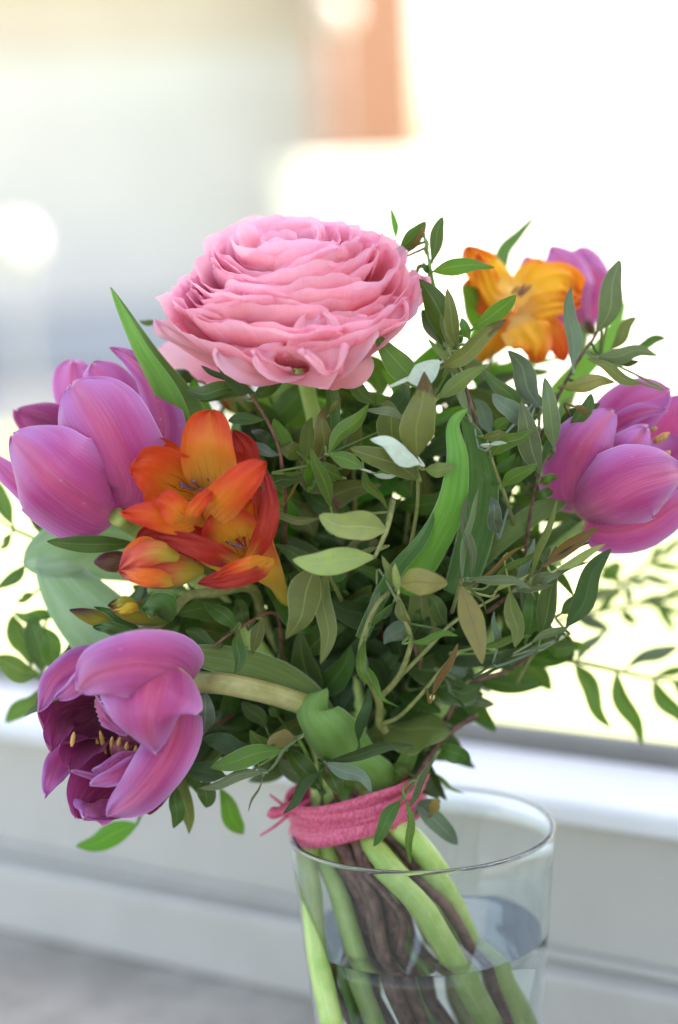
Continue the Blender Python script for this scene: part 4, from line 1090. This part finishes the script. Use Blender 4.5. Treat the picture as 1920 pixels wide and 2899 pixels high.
sprig('curling thin olive stems with narrow twisted leaves low in the centre', 'cC',
  [[(500, 965, 30, 1.4), (455, 900, 26), (450, 740, 20), (345, 500, 8), (325, 330, 4), (420, 60, 2), (520, -60, 6)],
   [(460, 720, 20, 1.05), (580, 590, 12), (660, 420, 6), (685, 260, 4), (600, 60, 2)],
   [(580, 590, 12, .75), (800, 370, 8), (1000, 165, 6), (1340, -40, 12)],
   [(470, 915, 26, .75), (600, 860, 20), (760, 700, 12), (1000, 420, 10), (1180, 340, 14)]], [
  (345, 292, 0, 412, 650, -6, 70, -66, 40, 'mid'), (350, 470, 4, 600, 792, -4, 44, -50, 40, 'mid'),
  (682, 312, -2, 1040, 262, -4, 58, 14, 20, 'mid'), (845, 715, 4, 1040, 312, 0, 64, 4, 40, 'rust'),
  (395, 190, 0, 572, 15, 0, 54, 0, 30, 'dark'), (330, 350, 6, 345, 640, 6, 44, 18, 50, 'blue'),
  (955, 180, 10, 820, -10, 6, 90, 10, 10, 'dark')], 'olive', 1.0)
sprig('blunt blue grey leaf sprig in the gap low in the centre', 'cC', [[(760, 500, 30), (700, 300, 26), (640, 240, 22)]], [
  (700, 170, 22, 488, 325, 14, 150, -20, 0, 'blue'), (720, 200, 24, 760, 60, 22, 90, 0, 10, 'dark'), (740, 300, 26, 820, 120, 24, 110, 0, 10, 'deep')])
sprig('sprig with a pointed pale olive leaf hanging down, narrow leaves rising beside it', 'cE',
  [[(250, 2300, 14), (330, 2040, -2), (350, 2010, -4)]], [
  (345, 2010, -6, 490, 1190, -10, 58, 12, 45, 'grey'), (425, 2000, -4, 395, 1240, -6, 66, 30, 40, 'grey'),
  (395, 2000, -6, 960, 2090, -14, 84, 34, 20, 'grey'), (480, 2030, 4, 930, 1690, 0, 46, 10, 40, 'rust'),
  (330, 2060, -8, 520, 2760, -14, 215, 14, 0, 'straw'), (600, 2030, 2, 1050, 1730, 0, 60, 8, 35, 'mid'),
  (360, 2030, 0, 560, 2300, 4, 26, 20, 50, 'grey'), (640, 2115, 2, 935, 1960, 0, 60, 8, 30, 'pale')], 'olive')
sprig('brown twig running out to the right tulip with rusty and dark leaves', 'cE',
  [[(560, 2300, 26), (830, 2100, 10), (1060, 1900, 4), (1180, 1720, 6)]], [
  (1080, 1885, 2, 1575, 1535, 4, 128, 16, 10, 'rust'), (1090, 1850, 4, 1475, 1678, 6, 60, 8, 30, 'deep'),
  (1175, 1925, 0, 1620, 1690, -4, 82, -10, 10, 'pale'), (950, 2050, 2, 1465, 1855, 0, 70, 14, 30, 'grey'),
  (970, 2030, 4, 1230, 1930, 2, 110, 0, 10, 'grey'), (950, 2000, 0, 1185, 1285, -4, 76, 8, 30, 'olive'),
  (850, 2080, 6, 985, 1640, 4, 84, 6, 20, 'blue'), (1060, 1880, 4, 1110, 1700, 2, 60, 0, 20, 'grey'),
  (820, 2110, 4, 1160, 2050, 2, 60, 0, 30, 'grey')], 'twig')
sprig('sprig left of the right tulip with two tall grey green pointed leaves', 'cE',
  [[(900, 1800, 34), (950, 1400, 20), (1030, 1060, 10), (1165, 820, 10)]], [
  (1038, 1065, 6, 862, 418, 0, 205, 12, 5, 'grey'), (1160, 840, 6, 1070, 215, 0, 152, -10, 5, 'grey'),
  (1025, 1150, 10, 1190, 1105, 10, 96, 8, 10, 'mid'), (1020, 1000, 16, 1200, 700, 18, 110, 0, 20, 'dark'),
  (980, 1280, 16, 1150, 1230, 16, 90, 0, 10, 'dark'), (1000, 1180, 18, 880, 860, 20, 110, 0, 10, 'deep')], 'twig')
sprig('mid green sprig right of the tall folded leaf with leaves spreading right', 'cE',
  [[(800, 1520, 26), (720, 1260, 12), (630, 1020, 8), (560, 760, 8)]], [
  (600, 905, 4, 980, 662, -2, 128, 6, 5, 'mid'), (525, 740, 2, 745, 712, 0, 84, -4, 15, 'olive'),
  (582, 808, 0, 742, 800, -4, 40, 8, 20, 'silver'), (695, 1190, 6, 1008, 990, 0, 132, 14, 5, 'mid'),
  (640, 690, 12, 770, 600, 10, 120, 20, 5, 'mid'), (655, 1600, 12, 585, 1270, 6, 136, -8, 0, 'blue'),
  (610, 1120, 14, 820, 880, 14, 70, 0, 20, 'dark'), (720, 1250, 20, 850, 900, 22, 100, 0, 20, 'dark')], 'olive')
sprig('blue grey leaf sprig in front of the bright gap under the yellow freesia', 'cE',
  [[(1000, 900, 30), (1030, 520, 24), (1000, 420, 22)]], [
  (1035, 480, 20, 745, -30, 18, 205, -12, 5, 'blue'), (860, 650, 12, 612, 354, 8, 165, -20, 5, 'blue'),
  (870, 560, 22, 525, 140, 20, 150, -30, 5, 'dark'), (600, 720, 18, 440, 400, 16, 130, -20, 10, 'blue'),
  (1040, 520, 26, 850, 300, 26, 150, 0, 10, 'mid'), (440, 620, 6, 275, 350, 6, 50, -10, 30, 'blue')], 'olive')
sprig('thin brown twig beside the tip of the tall folded leaf', 'cE', [[(470, 640, 6), (430, 500, 2), (370, 300, 0), (300, 100, 2), (270, 0, 6)]], [
  (370, 340, 2, 290, 170, 0, 40, 0, 40, 'silver'), (390, 400, 2, 300, 300, 2, 36, 0, 40, 'olive')], 'twig')
sprig('dark pointed leaves with a pale edge left of the right tulip top', 'cE', [[(1240, 900, 30), (1280, 700, 20), (1300, 560, 16)]], [
  (1282, 690, 12, 1490, 355, 10, 120, -24, 10, 'dark'), (1330, 470, 8, 1500, 540, 10, 60, 0, 20, 'rust'),
  (1200, 640, 22, 1568, 440, 24, 130, 0, 10, 'deep'), (1200, 760, 22, 1300, 620, 22, 110, 0, 10, 'dark')], 'olive')
sprig('sprig at the upper right with an upright grey green leaf overlapping the yellow freesia', 'c5',
  [[(900, 1100, 40), (980, 910, 30), (1060, 760, 28), (1180, 580, 30), (1235, 480, 32)]], [
  (1180, 578, 28, 1288, 230, 26, 112, -14, 10, 'grey'), (1060, 750, 22, 1052, 350, 18, 84, 10, 10, 'blue'),
  (1180, 700, 26, 1472, 695, 28, 76, 18, 20, 'grey'), (1400, 828, 22, 1128, 708, 20, 62, 6, 15, 'olive'),
  (1020, 845, 22, 1268, 822, 22, 78, 14, 10, 'straw'), (1245, 665, 44, 1372, 505, 48, 66, 6, 20, 'olive'),
  (1335, 668, 54, 1516, 608, 58, 48, 6, 20, 'dark'), (1280, 740, 30, 1380, 720, 30, 40, 0, 20, 'deep'),
  (1110, 840, 28, 1020, 850, 26, 34, 0, 20, 'deep')], 'twig')
sprig('dark sprig with a long blackish leaf pointing up below the right tulip', 'c7',
  [[(350, 1900, 40), (460, 1720, 30), (600, 1640, 26), (680, 1600, 26)]], [
  (655, 1560, 12, 930, 1082, 8, 138, 8, 5, 'deep'), (500, 1620, 14, 605, 1225, 12, 132, 8, 5, 'dark'),
  (420, 1620, 20, 470, 1300, 20, 120, 0, 10, 'dark'), (310, 1345, 0, 342, 1690, -6, 104, 12, 5, 'olive'),
  (205, 1790, 14, 470, 1668, 10, 44, 14, 30, 'deep'), (440, 1660, 8, 672, 1560, 4, 52, 12, 20, 'grey'),
  (120, 1685, 10, 445, 1612, 8, 52, 12, 25, 'mid'), (230, 1700, 12, 215, 1460, 10, 46, 0, 30, 'blue'),
  (620, 1480, 24, 760, 1340, 26, 90, 0, 20, 'dark'), (540, 1700, 44, 800, 1700, 50, 96, 16, 10, 'mid')], 'olive')
sprig('teal grey round tipped leaves against the bright lawn right of the tied stems', 'cC',
  [[(820, 1150, 44), (960, 860, 38), (1130, 620, 34), (1400, 520, 32), (1620, 380, 32)]], [
  (930, 740, 36, 1225, 712, 38, 150, 20, 5, 'blue'), (1080, 745, 40, 1310, 770, 42, 74, 8, 10, 'grey'),
  (940, 590, 34, 1150, 452, 34, 150, 16, 5, 'blue'), (1000, 640, 38, 1120, 560, 38, 130, 0, 5, 'dark'),
  (920, 560, 20, 1030, 730, 20, 24, 0, 30, 'grey'), (1030, 730, 20, 1098, 800, 20, 26, 0, 30, 'deep')], 'twig', 1.0)
sprig('pair of dark narrow leaves splayed from one point just above the pink tie', 'cC',
  [[(160, 1500, 34), (80, 1320, 20), (60, 1200, 2)]], [
  (62, 1198, 0, 712, 1070, -8, 88, 20, 25, 'deep'), (62, 1202, 0, 398, 1432, -8, 112, 44, 10, 'blue'),
  (300, 1040, 14, 372, 640, 12, 80, -8, 30, 'deep')], 'twig')
sprig('lower right sprig beside the glass rim with a dark leaf pointing down right', 'cC',
  [[(640, 1500, 40), (720, 1340, 36), (860, 1120, 34), (1000, 960, 32), (1180, 842, 30)]], [
  (890, 1078, 34, 1130, 1212, 34, 138, 18, 5, 'dark'), (960, 980, 34, 1182, 838, 32, 32, 6, 30, 'dark'),
  (820, 1262, 40, 1092, 1432, 46, 40, -14, 20, 'bright'), (1040, 940, 38, 830, 935, 36, 60, 0, 20, 'blue'),
  (690, 1290, 34, 560, 1200, 34, 90, 0, 20, 'mid'), (560, 1350, 36, 760, 1010, 34, 130, 0, 10, 'mid')], 'twig', 1.3)
sprig('narrow pale leaves hanging over the front of the pink tie', 'c8',
  [[(900, 200, 30), (850, 280, 24), (790, 340, 20)]], [
  (875, 240, 18, 735, 500, 10, 34, 6, 40, 'grey'), (742, 440, 10, 762, 735, 14, 38, 6, 20, 'mid'),
  (715, 440, 12, 590, 655, 14, 70, -8, 15, 'dark')], 'green')
sprig('blue grey leaf with a brown scar at the right end of the pink tie', 'c8', [[(720, 430, 40), (790, 460, 34), (830, 500, 32)]], [
  (780, 450, 32, 985, 645, 36, 88, 8, 10, 'blue'), (790, 500, 34, 905, 440, 30, 70, 10, 10, 'blue'), (860, 500, 28, 890, 425, 26, 50, 0, 0, 'rust')], 'green')
sprig('sprig of very dark leaves beside the drooping tulip, lower left', 'cB',
  [[(1100, 1700, 44), (900, 1290, 14), (800, 1360, 10), (560, 1520, 8)]], [
  (600, 1355, 16, 190, 1285, 14, 150, 20, 5, 'deep'), (885, 1292, 8, 665, 1330, 2, 150, -24, 5, 'straw'),
  (700, 1380, 14, 542, 1222, 10, 120, 10, 5, 'mid'), (660, 1200, 24, 480, 1010, 22, 120, -10, 5, 'dark'),
  (790, 1370, 6, 245, 1500, 0, 150, -14, 5, 'mid'), (640, 1535, 4, 162, 1652, -2, 84, -12, 20, 'grey'),
  (900, 1290, 4, 640, 1560, 4, 26, -4, 40, 'grey'), (640, 1560, 6, 530, 1830, 8, 18, 0, 40, 'grey'),
  (360, 1560, 16, 60, 1500, 16, 150, 0, 10, 'deep'), (560, 1460, 20, 330, 1400, 20, 130, 0, 10, 'dark'),
  (760, 1130, 26, 690, 1010, 26, 90, 0, 10, 'dark')], 'green')
sprig('dark leaves hanging over the left end of the pink tie', 'cB',
  [[(1080, 1800, 44), (1060, 1480, 26), (1050, 1440, 20)]], [
  (1055, 1530, 10, 790, 1840, 4, 76, -16, 30, 'deep'), (1040, 1620, 24, 830, 1370, 24, 150, 10, 10, 'dark'),
  (1100, 1430, 24, 1215, 1700, 16, 150, -10, 5, 'dark'), (1000, 1640, 34, 760, 1440, 34, 140, 0, 10, 'grey'),
  (1050, 1660, 26, 960, 1480, 26, 110, 0, 10, 'deep')], 'green')
sprig('leaves hanging down below the drooping tulip toward the glass, one brilliant green', 'c4',
  [[(1500, 900, 50), (1300, 1050, 36), (1200, 1100, 34)]], [
  (1115, 1170, 18, 1100, 1445, 18, 96, 10, 5, 'dark'), (1165, 1110, 26, 1198, 1485, 28, 100, -4, 10, 'olive'),
  (1310, 1130, 22, 1303, 1315, 22, 120, 0, 5, 'dark'), (1395, 1190, 46, 1548, 1475, 50, 120, -14, 0, 'bright'),
  (1180, 1040, 30, 1290, 1250, 30, 80, 0, 5, 'dark')], 'green')
sprig('single soft bright green leaf under the drooping tulip, out of focus', 'c4', [[(1000, 1150, 50), (900, 1340, 46), (868, 1420, 44)]], [
  (868, 1420, 44, 480, 1560, 50, 150, 16, 0, 'bright')], 'green', 0.8)
sprig('dark horizontal leaf under the left tulip', 'cD', [[(1250, 640, 40), (1100, 630, 24), (1000, 622, 16)]], [
  (1010, 625, 12, 345, 608, 8, 132, 12, 0, 'dark'), (1180, 900, 30, 880, 1100, 30, 90, 0, 20, 'blue'), (1060, 900, 26, 880, 1180, 34, 80, 10, 30, 'dark')], 'green')
sprig('teal oval leaf right of the drooping tulip', 'cB', [[(420, 1100, 34), (300, 1180, 24), (190, 1245, 18)]], [
  (195, 1235, 12, 205, 945, 6, 150, -16, 5, 'blue'), (200, 1240, 20, 560, 1180, 24, 40, 0, 30, 'deep')], 'redtwig', 0.7)
# far sprigs, out of focus
sprig('soft sprig at the left edge behind the left tulip', 'cD', [[(520, 760, 50), (290, 605, 52), (90, 512, 56), (-60, 400, 60)]], [
  (92, 482, 54, -30, 140, 60, 120, 12, 0, 'mid'), (300, 605, 50, 345, 470, 44, 130, -10, 5, 'mid'), (84, 548, 54, -10, 665, 56, 60, 8, 20, 'mid'),
  (320, 540, 58, 190, 330, 60, 110, -10, 10, 'blue'), (185, 785, 50, -20, 955, 52, 96, 20, 0, 'dark'), (290, 620, 46, 460, 480, 44, 130, 0, 10, 'mid')], 'green')
sprig('soft dark green sprig at the left edge above the drooping tulip', 'cD', [[(900, 1500, 50), (500, 1560, 48), (300, 1600, 50), (180, 1580, 54)]], [
  (250, 995, 50, 130, 1052, 50, 60, 6, 10, 'mid'), (420, 1160, 54, 100, 1135, 56, 90, 20, 10, 'mid'), (220, 1500, 52, 98, 1150, 56, 170, 0, 10, 'mid'),
  (310, 1560, 50, 240, 1140, 52, 200, -10, 0, 'dark'), (500, 1560, 46, 530, 1300, 44, 140, 0, 10, 'dark'), (290, 1590, 50, -60, 1470, 56, 190, 12, 0, 'mid'),
  (430, 1560, 46, 330, 1250, 46, 150, 0, 10, 'mid'), (300, 1700, 54, 40, 1950, 60, 130, 14, 0, 'mid')], 'green')
sprig('tiny leaf tip poking out left of the drooping tulip', 'c4', [[(420, 640, 30), (340, 640, 20), (300, 650, 14)]], [
  (330, 640, 10, 150, 740, 6, 46, -10, 20, 'grey')], 'green', 0.5)
sprig('small dark leaf left of the pink bloom', 'c2', [[(1350, 420, 40), (1250, 350, 40), (1130, 330, 40)]], [(1130, 338, 36, 995, 322, 38, 44, 6, 0, 'dark')], 'green', 0.5)
sprig('small dark leaf between the long upright leaf and the freesia', 'c2', [[(1600, 900, 34), (1500, 850, 28)]], [
  (1700, 840, 26, 1335, 830, 22, 120, 14, 5, 'dark'), (1420, 760, 34, 1230, 690, 34, 90, 0, 10, 'deep')], 'green', 0.5)
sprig('long soft sprig reaching out lower right, leaves hanging beneath its stem', 'c7',
  [[(250, 1700, 56), (470, 1735, 66), (720, 1775, 74), (960, 1825, 82), (1190, 1875, 90), (1420, 1900, 98)]], [
  (710, 1790, 74, 928, 2185, 70, 108, -16, 0, 'mid'), (960, 1835, 80, 1122, 2285, 76, 104, -14, 0, 'mid'), (1185, 1885, 88, 1400, 2200, 84, 100, -14, 0, 'mid'),
  (1020, 1812, 84, 1340, 1680, 90, 82, 10, 10, 'blue'), (1190, 1865, 90, 1420, 1800, 96, 60, 10, 10, 'mid'), (1300, 1880, 94, 1480, 2060, 90, 90, -10, 0, 'mid'),
  (720, 1770, 74, 900, 1580, 80, 70, 10, 10, 'blue')], 'olive', 1.0)
sprig('very blurred sprig with small leaves, lowest far sprig at the right edge', 'c7',
  [[(600, 1520, 100), (740, 1490, 110), (980, 1440, 125), (1220, 1400, 135), (1450, 1380, 145)]], [
  (990, 1450, 125, 1082, 1550, 125, 60, -8, 0, 'dark'), (1240, 1400, 135, 1305, 1600, 135, 60, -8, 0, 'mid'), (820, 1480, 115, 1000, 1350, 120, 60, 8, 0, 'mid'),
  (1060, 1430, 128, 1300, 1380, 130, 56, 8, 0, 'grey'), (1150, 1420, 130, 1400, 1500, 130, 50, 8, 0, 'mid'), (700, 1500, 108, 920, 1590, 112, 80, 8, 0, 'blue'),
  (760, 1380, 118, 1000, 1345, 120, 70, 8, 0, 'dark'), (1240, 1400, 135, 1400, 1300, 138, 50, 0, 0, 'mid')], 'olive', 0.9)
sprig('very soft sprig at the right edge just below the tulip, highest of the far sprigs', 'c7',
  [[(800, 1420, 100), (1000, 1300, 120), (1170, 1160, 130), (1400, 1020, 140)]], [
  (860, 1260, 110, 990, 1180, 112, 90, 0, 0, 'mid'), (1000, 1300, 120, 860, 1180, 118, 60, 0, 0, 'mid'), (1080, 1260, 126, 1330, 1290, 130, 56, 0, 0, 'blue'),
  (1150, 1180, 130, 1400, 1200, 134, 56, 0, 0, 'mid'), (1200, 1140, 132, 1380, 1020, 136, 50, 0, 0, 'mid'), (1010, 1290, 120, 1060, 1440, 122, 50, 0, 0, 'blue'),
  (1160, 1170, 130, 1240, 1060, 132, 50, 0, 0, 'mid'), (1020, 1250, 124, 1150, 1330, 126, 44, 0, 0, 'grey')], 'olive', 0.9)

# ------------------------------------------------------------------ filler greenery inside the bouquet
FILL = [  # full px target x, y, depth, spread, how many leaves, classes, label
 (620, 1230, 46, 150, 12, 'dark sprig filling the space under the pink bloom, left part'),
 (800, 1180, 52, 150, 13, 'dark sprig filling the space directly under the pink bloom'),
 (980, 1130, 50, 150, 13, 'dark sprig filling the space under the right end of the pink bloom'),
 (1120, 1080, 56, 150, 12, 'green sprig behind the silver folded leaf'),
 (1290, 1090, 58, 150, 12, 'green sprig below the yellow freesia'),
 (1460, 1150, 56, 140, 12, 'green sprig behind the grey green pair left of the right tulip'),
 (1560, 1280, 56, 130, 11, 'shaded sprig behind the left side of the right tulip'),
 (1500, 1480, 50, 130, 12, 'shaded sprig below the right tulip stem'),
 (1330, 1330, 50, 150, 13, 'deep green sprig behind the tall folded leaf'),
 (1180, 1260, 40, 150, 13, 'deep green sprig left of the tall folded leaf'),
 (1000, 1330, 40, 150, 13, 'deep green sprig behind the broad central olive leaf'),
 (840, 1400, 40, 150, 13, 'deep green sprig behind the pale leaf pair'),
 (680, 1500, 44, 150, 12, 'deep green sprig behind the red freesia'),
 (560, 1700, 46, 140, 12, 'deep green sprig behind the small freesia buds'),
 (520, 1850, 54, 140, 12, 'deep green sprig right of the drooping tulip'),
 (640, 1990, 50, 130, 12, 'dark sprig under the arched tulip stem'),
 (760, 1760, 40, 150, 13, 'blackish sprig in the bouquet heart above the arched stem'),
 (920, 1650, 36, 150, 13, 'blackish sprig behind the hanging olive leaf pair'),
 (1080, 1600, 38, 150, 13, 'dark sprig behind the straw coloured leaf'),
 (1240, 1580, 44, 150, 13, 'dark sprig below the tall folded leaf'),
 (1400, 1650, 46, 140, 12, 'dark sprig low on the right'),
 (1480, 1780, 52, 100, 10, 'dark sprig at the lower right edge of the bouquet'),
 (1180, 1860, 44, 120, 12, 'dark sprig behind the curling stems'),
 (1000, 1880, 42, 120, 12, 'dark sprig above the rolled tulip leaf'),
 (860, 2050, 46, 100, 11, 'dark sprig left above the pink tie'),
 (1130, 2060, 50, 80, 10, 'dark sprig right above the pink tie'),
 (1400, 1000, 66, 110, 10, 'green sprig under the orange petal of the back freesia'),
 (700, 1080, 60, 110, 9, 'dark sprig touching the lower left of the pink bloom'),
 (420, 1620, 64, 100, 8, 'green sprig behind the broad waxy leaf'),
]
fr_ = random.Random(21)
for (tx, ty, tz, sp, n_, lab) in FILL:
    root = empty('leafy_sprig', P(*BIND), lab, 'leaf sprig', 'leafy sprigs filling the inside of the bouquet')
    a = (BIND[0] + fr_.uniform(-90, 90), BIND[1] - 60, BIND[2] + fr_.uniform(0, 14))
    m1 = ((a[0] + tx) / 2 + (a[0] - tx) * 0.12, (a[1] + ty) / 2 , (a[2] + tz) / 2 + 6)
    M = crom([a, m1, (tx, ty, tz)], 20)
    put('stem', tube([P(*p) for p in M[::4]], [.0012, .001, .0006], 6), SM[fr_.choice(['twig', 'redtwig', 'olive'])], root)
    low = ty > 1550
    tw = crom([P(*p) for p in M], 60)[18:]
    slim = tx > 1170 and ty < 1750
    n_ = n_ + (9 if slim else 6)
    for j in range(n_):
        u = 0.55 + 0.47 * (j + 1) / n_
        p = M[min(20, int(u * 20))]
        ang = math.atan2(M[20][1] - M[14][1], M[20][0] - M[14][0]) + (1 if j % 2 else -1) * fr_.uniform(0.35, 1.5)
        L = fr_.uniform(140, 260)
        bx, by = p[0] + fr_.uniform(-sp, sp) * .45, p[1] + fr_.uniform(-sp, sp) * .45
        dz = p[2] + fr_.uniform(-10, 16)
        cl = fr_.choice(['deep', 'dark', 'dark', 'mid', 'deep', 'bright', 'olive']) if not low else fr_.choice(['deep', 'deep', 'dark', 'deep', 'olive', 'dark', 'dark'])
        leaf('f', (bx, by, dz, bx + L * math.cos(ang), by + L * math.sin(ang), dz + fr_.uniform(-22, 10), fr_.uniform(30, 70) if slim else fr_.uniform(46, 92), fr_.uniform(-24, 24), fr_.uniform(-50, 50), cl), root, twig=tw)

# more green flower stems standing in the water
GREEN = [('green tulip stem in the glass right of the brown bundle, thickest one', [(560, 590, 38), (640, 720, 26), (790, 900, 20), (930, 1130, 22), (1120, 1480, 30)], 3.9, 'tulip'),
         ('pale green stem in the glass under the right end of the pink tie', [(690, 540, 36), (790, 640, 32), (890, 780, 34), (970, 950, 40), (1110, 1280, 50), (1200, 1480, 54)], 4.0, 'tulip'),
         ('green stem at the left wall of the glass', [(300, 560, 44), (300, 800, 40), (330, 1150, 30), (400, 1500, 22)], 3.6, 'tulip'),
         ('short green stem showing between the brown stems just above the water', [(480, 560, 42), (600, 800, 46), (770, 1150, 50), (860, 1480, 52)], 2.8, 'green'),
         ('light green stem low on the right in the water', [(640, 560, 50), (830, 850, 54), (1040, 1180, 56), (1180, 1480, 50)], 3.2, 'tulip')]
for lab, pts, r_, mt in GREEN:
    e_ = empty('flower_stem', Q('c8', *pts[0]), lab, 'stem', 'green flower stems in the glass')
    put('stalk', tube([P(BIND[0] + (pts[0][0] - 500) * .25, BIND[1] - 60, BIND[2])] + [Q('c8', *p) for p in pts], [r_ * .8 / 1000, r_ / 1000, r_ / 1000], 12, 40), SM[mt], e_)

# woody stems of the sprigs below the tie, into the water
wr = random.Random(3)
WOOD = [('c8', [(400, 560, 40), (560, 850, 34), (620, 1100, 30), (760, 1480, 24)], 2.4), ('c8', [(470, 560, 46), (640, 860, 36), (700, 1100, 32), (830, 1480, 26)], 2.1),
        ('c8', [(350, 560, 50), (520, 900, 44), (560, 1150, 40), (700, 1480, 36)], 2.2), ('c8', [(560, 560, 44), (720, 900, 50), (800, 1200, 48), (960, 1500, 44)], 1.8),
        ('c8', [(660, 600, 36), (850, 830, 32), (1010, 1060, 34), (1180, 1480, 40)], 1.7), ('c8', [(620, 560, 52), (560, 820, 48), (470, 910, 40)], 1.3),
        ('c8', [(560, 700, 30), (640, 850, 26), (730, 1000, 24), (715, 1150, 26)], 1.2), ('c8', [(440, 560, 54), (480, 900, 52), (480, 1200, 52), (600, 1480, 50)], 1.9),
        ('c8', [(500, 560, 38), (590, 900, 28), (660, 1200, 26), (790, 1480, 28)], 1.7), ('c8', [(420, 560, 44), (540, 900, 38), (600, 1180, 44), (700, 1480, 48)], 2.0)]
WLAB = ['brown woody stem in the glass, outermost on the left of the dark bundle', 'thicker brown woody stem in the middle of the dark bundle in the glass', 'brown woody stem in the glass hidden behind the left of the dark bundle', 'brown woody stem in the glass crossing right behind the green tulip stem', 'grey brown stem in the glass ending right of the green tulip stem', 'short brown stem in the glass slanting down to the left', 'thin tan curved stem in front of the dark bundle in the glass', 'brown stem deepest in the glass at the back of the dark bundle', 'slim brown stem in front of the dark bundle in the glass', 'brown stem low in the water left of the dark bundle']
for i, (c_, pts, r_) in enumerate(WOOD):
    e_ = empty('woody_stem', Q(c_, *pts[0]), WLAB[i], 'stem', 'brown woody stems in the glass')
    put('bark', tube([P(BIND[0] + wr.uniform(-110, 110), BIND[1] - 40, BIND[2] + wr.uniform(-6, 12))] + [Q(c_, *p) for p in pts], [r_ / 1000, r_ / 1000 * 1.1, r_ / 1000], 9, 30), SM['twig'], e_)
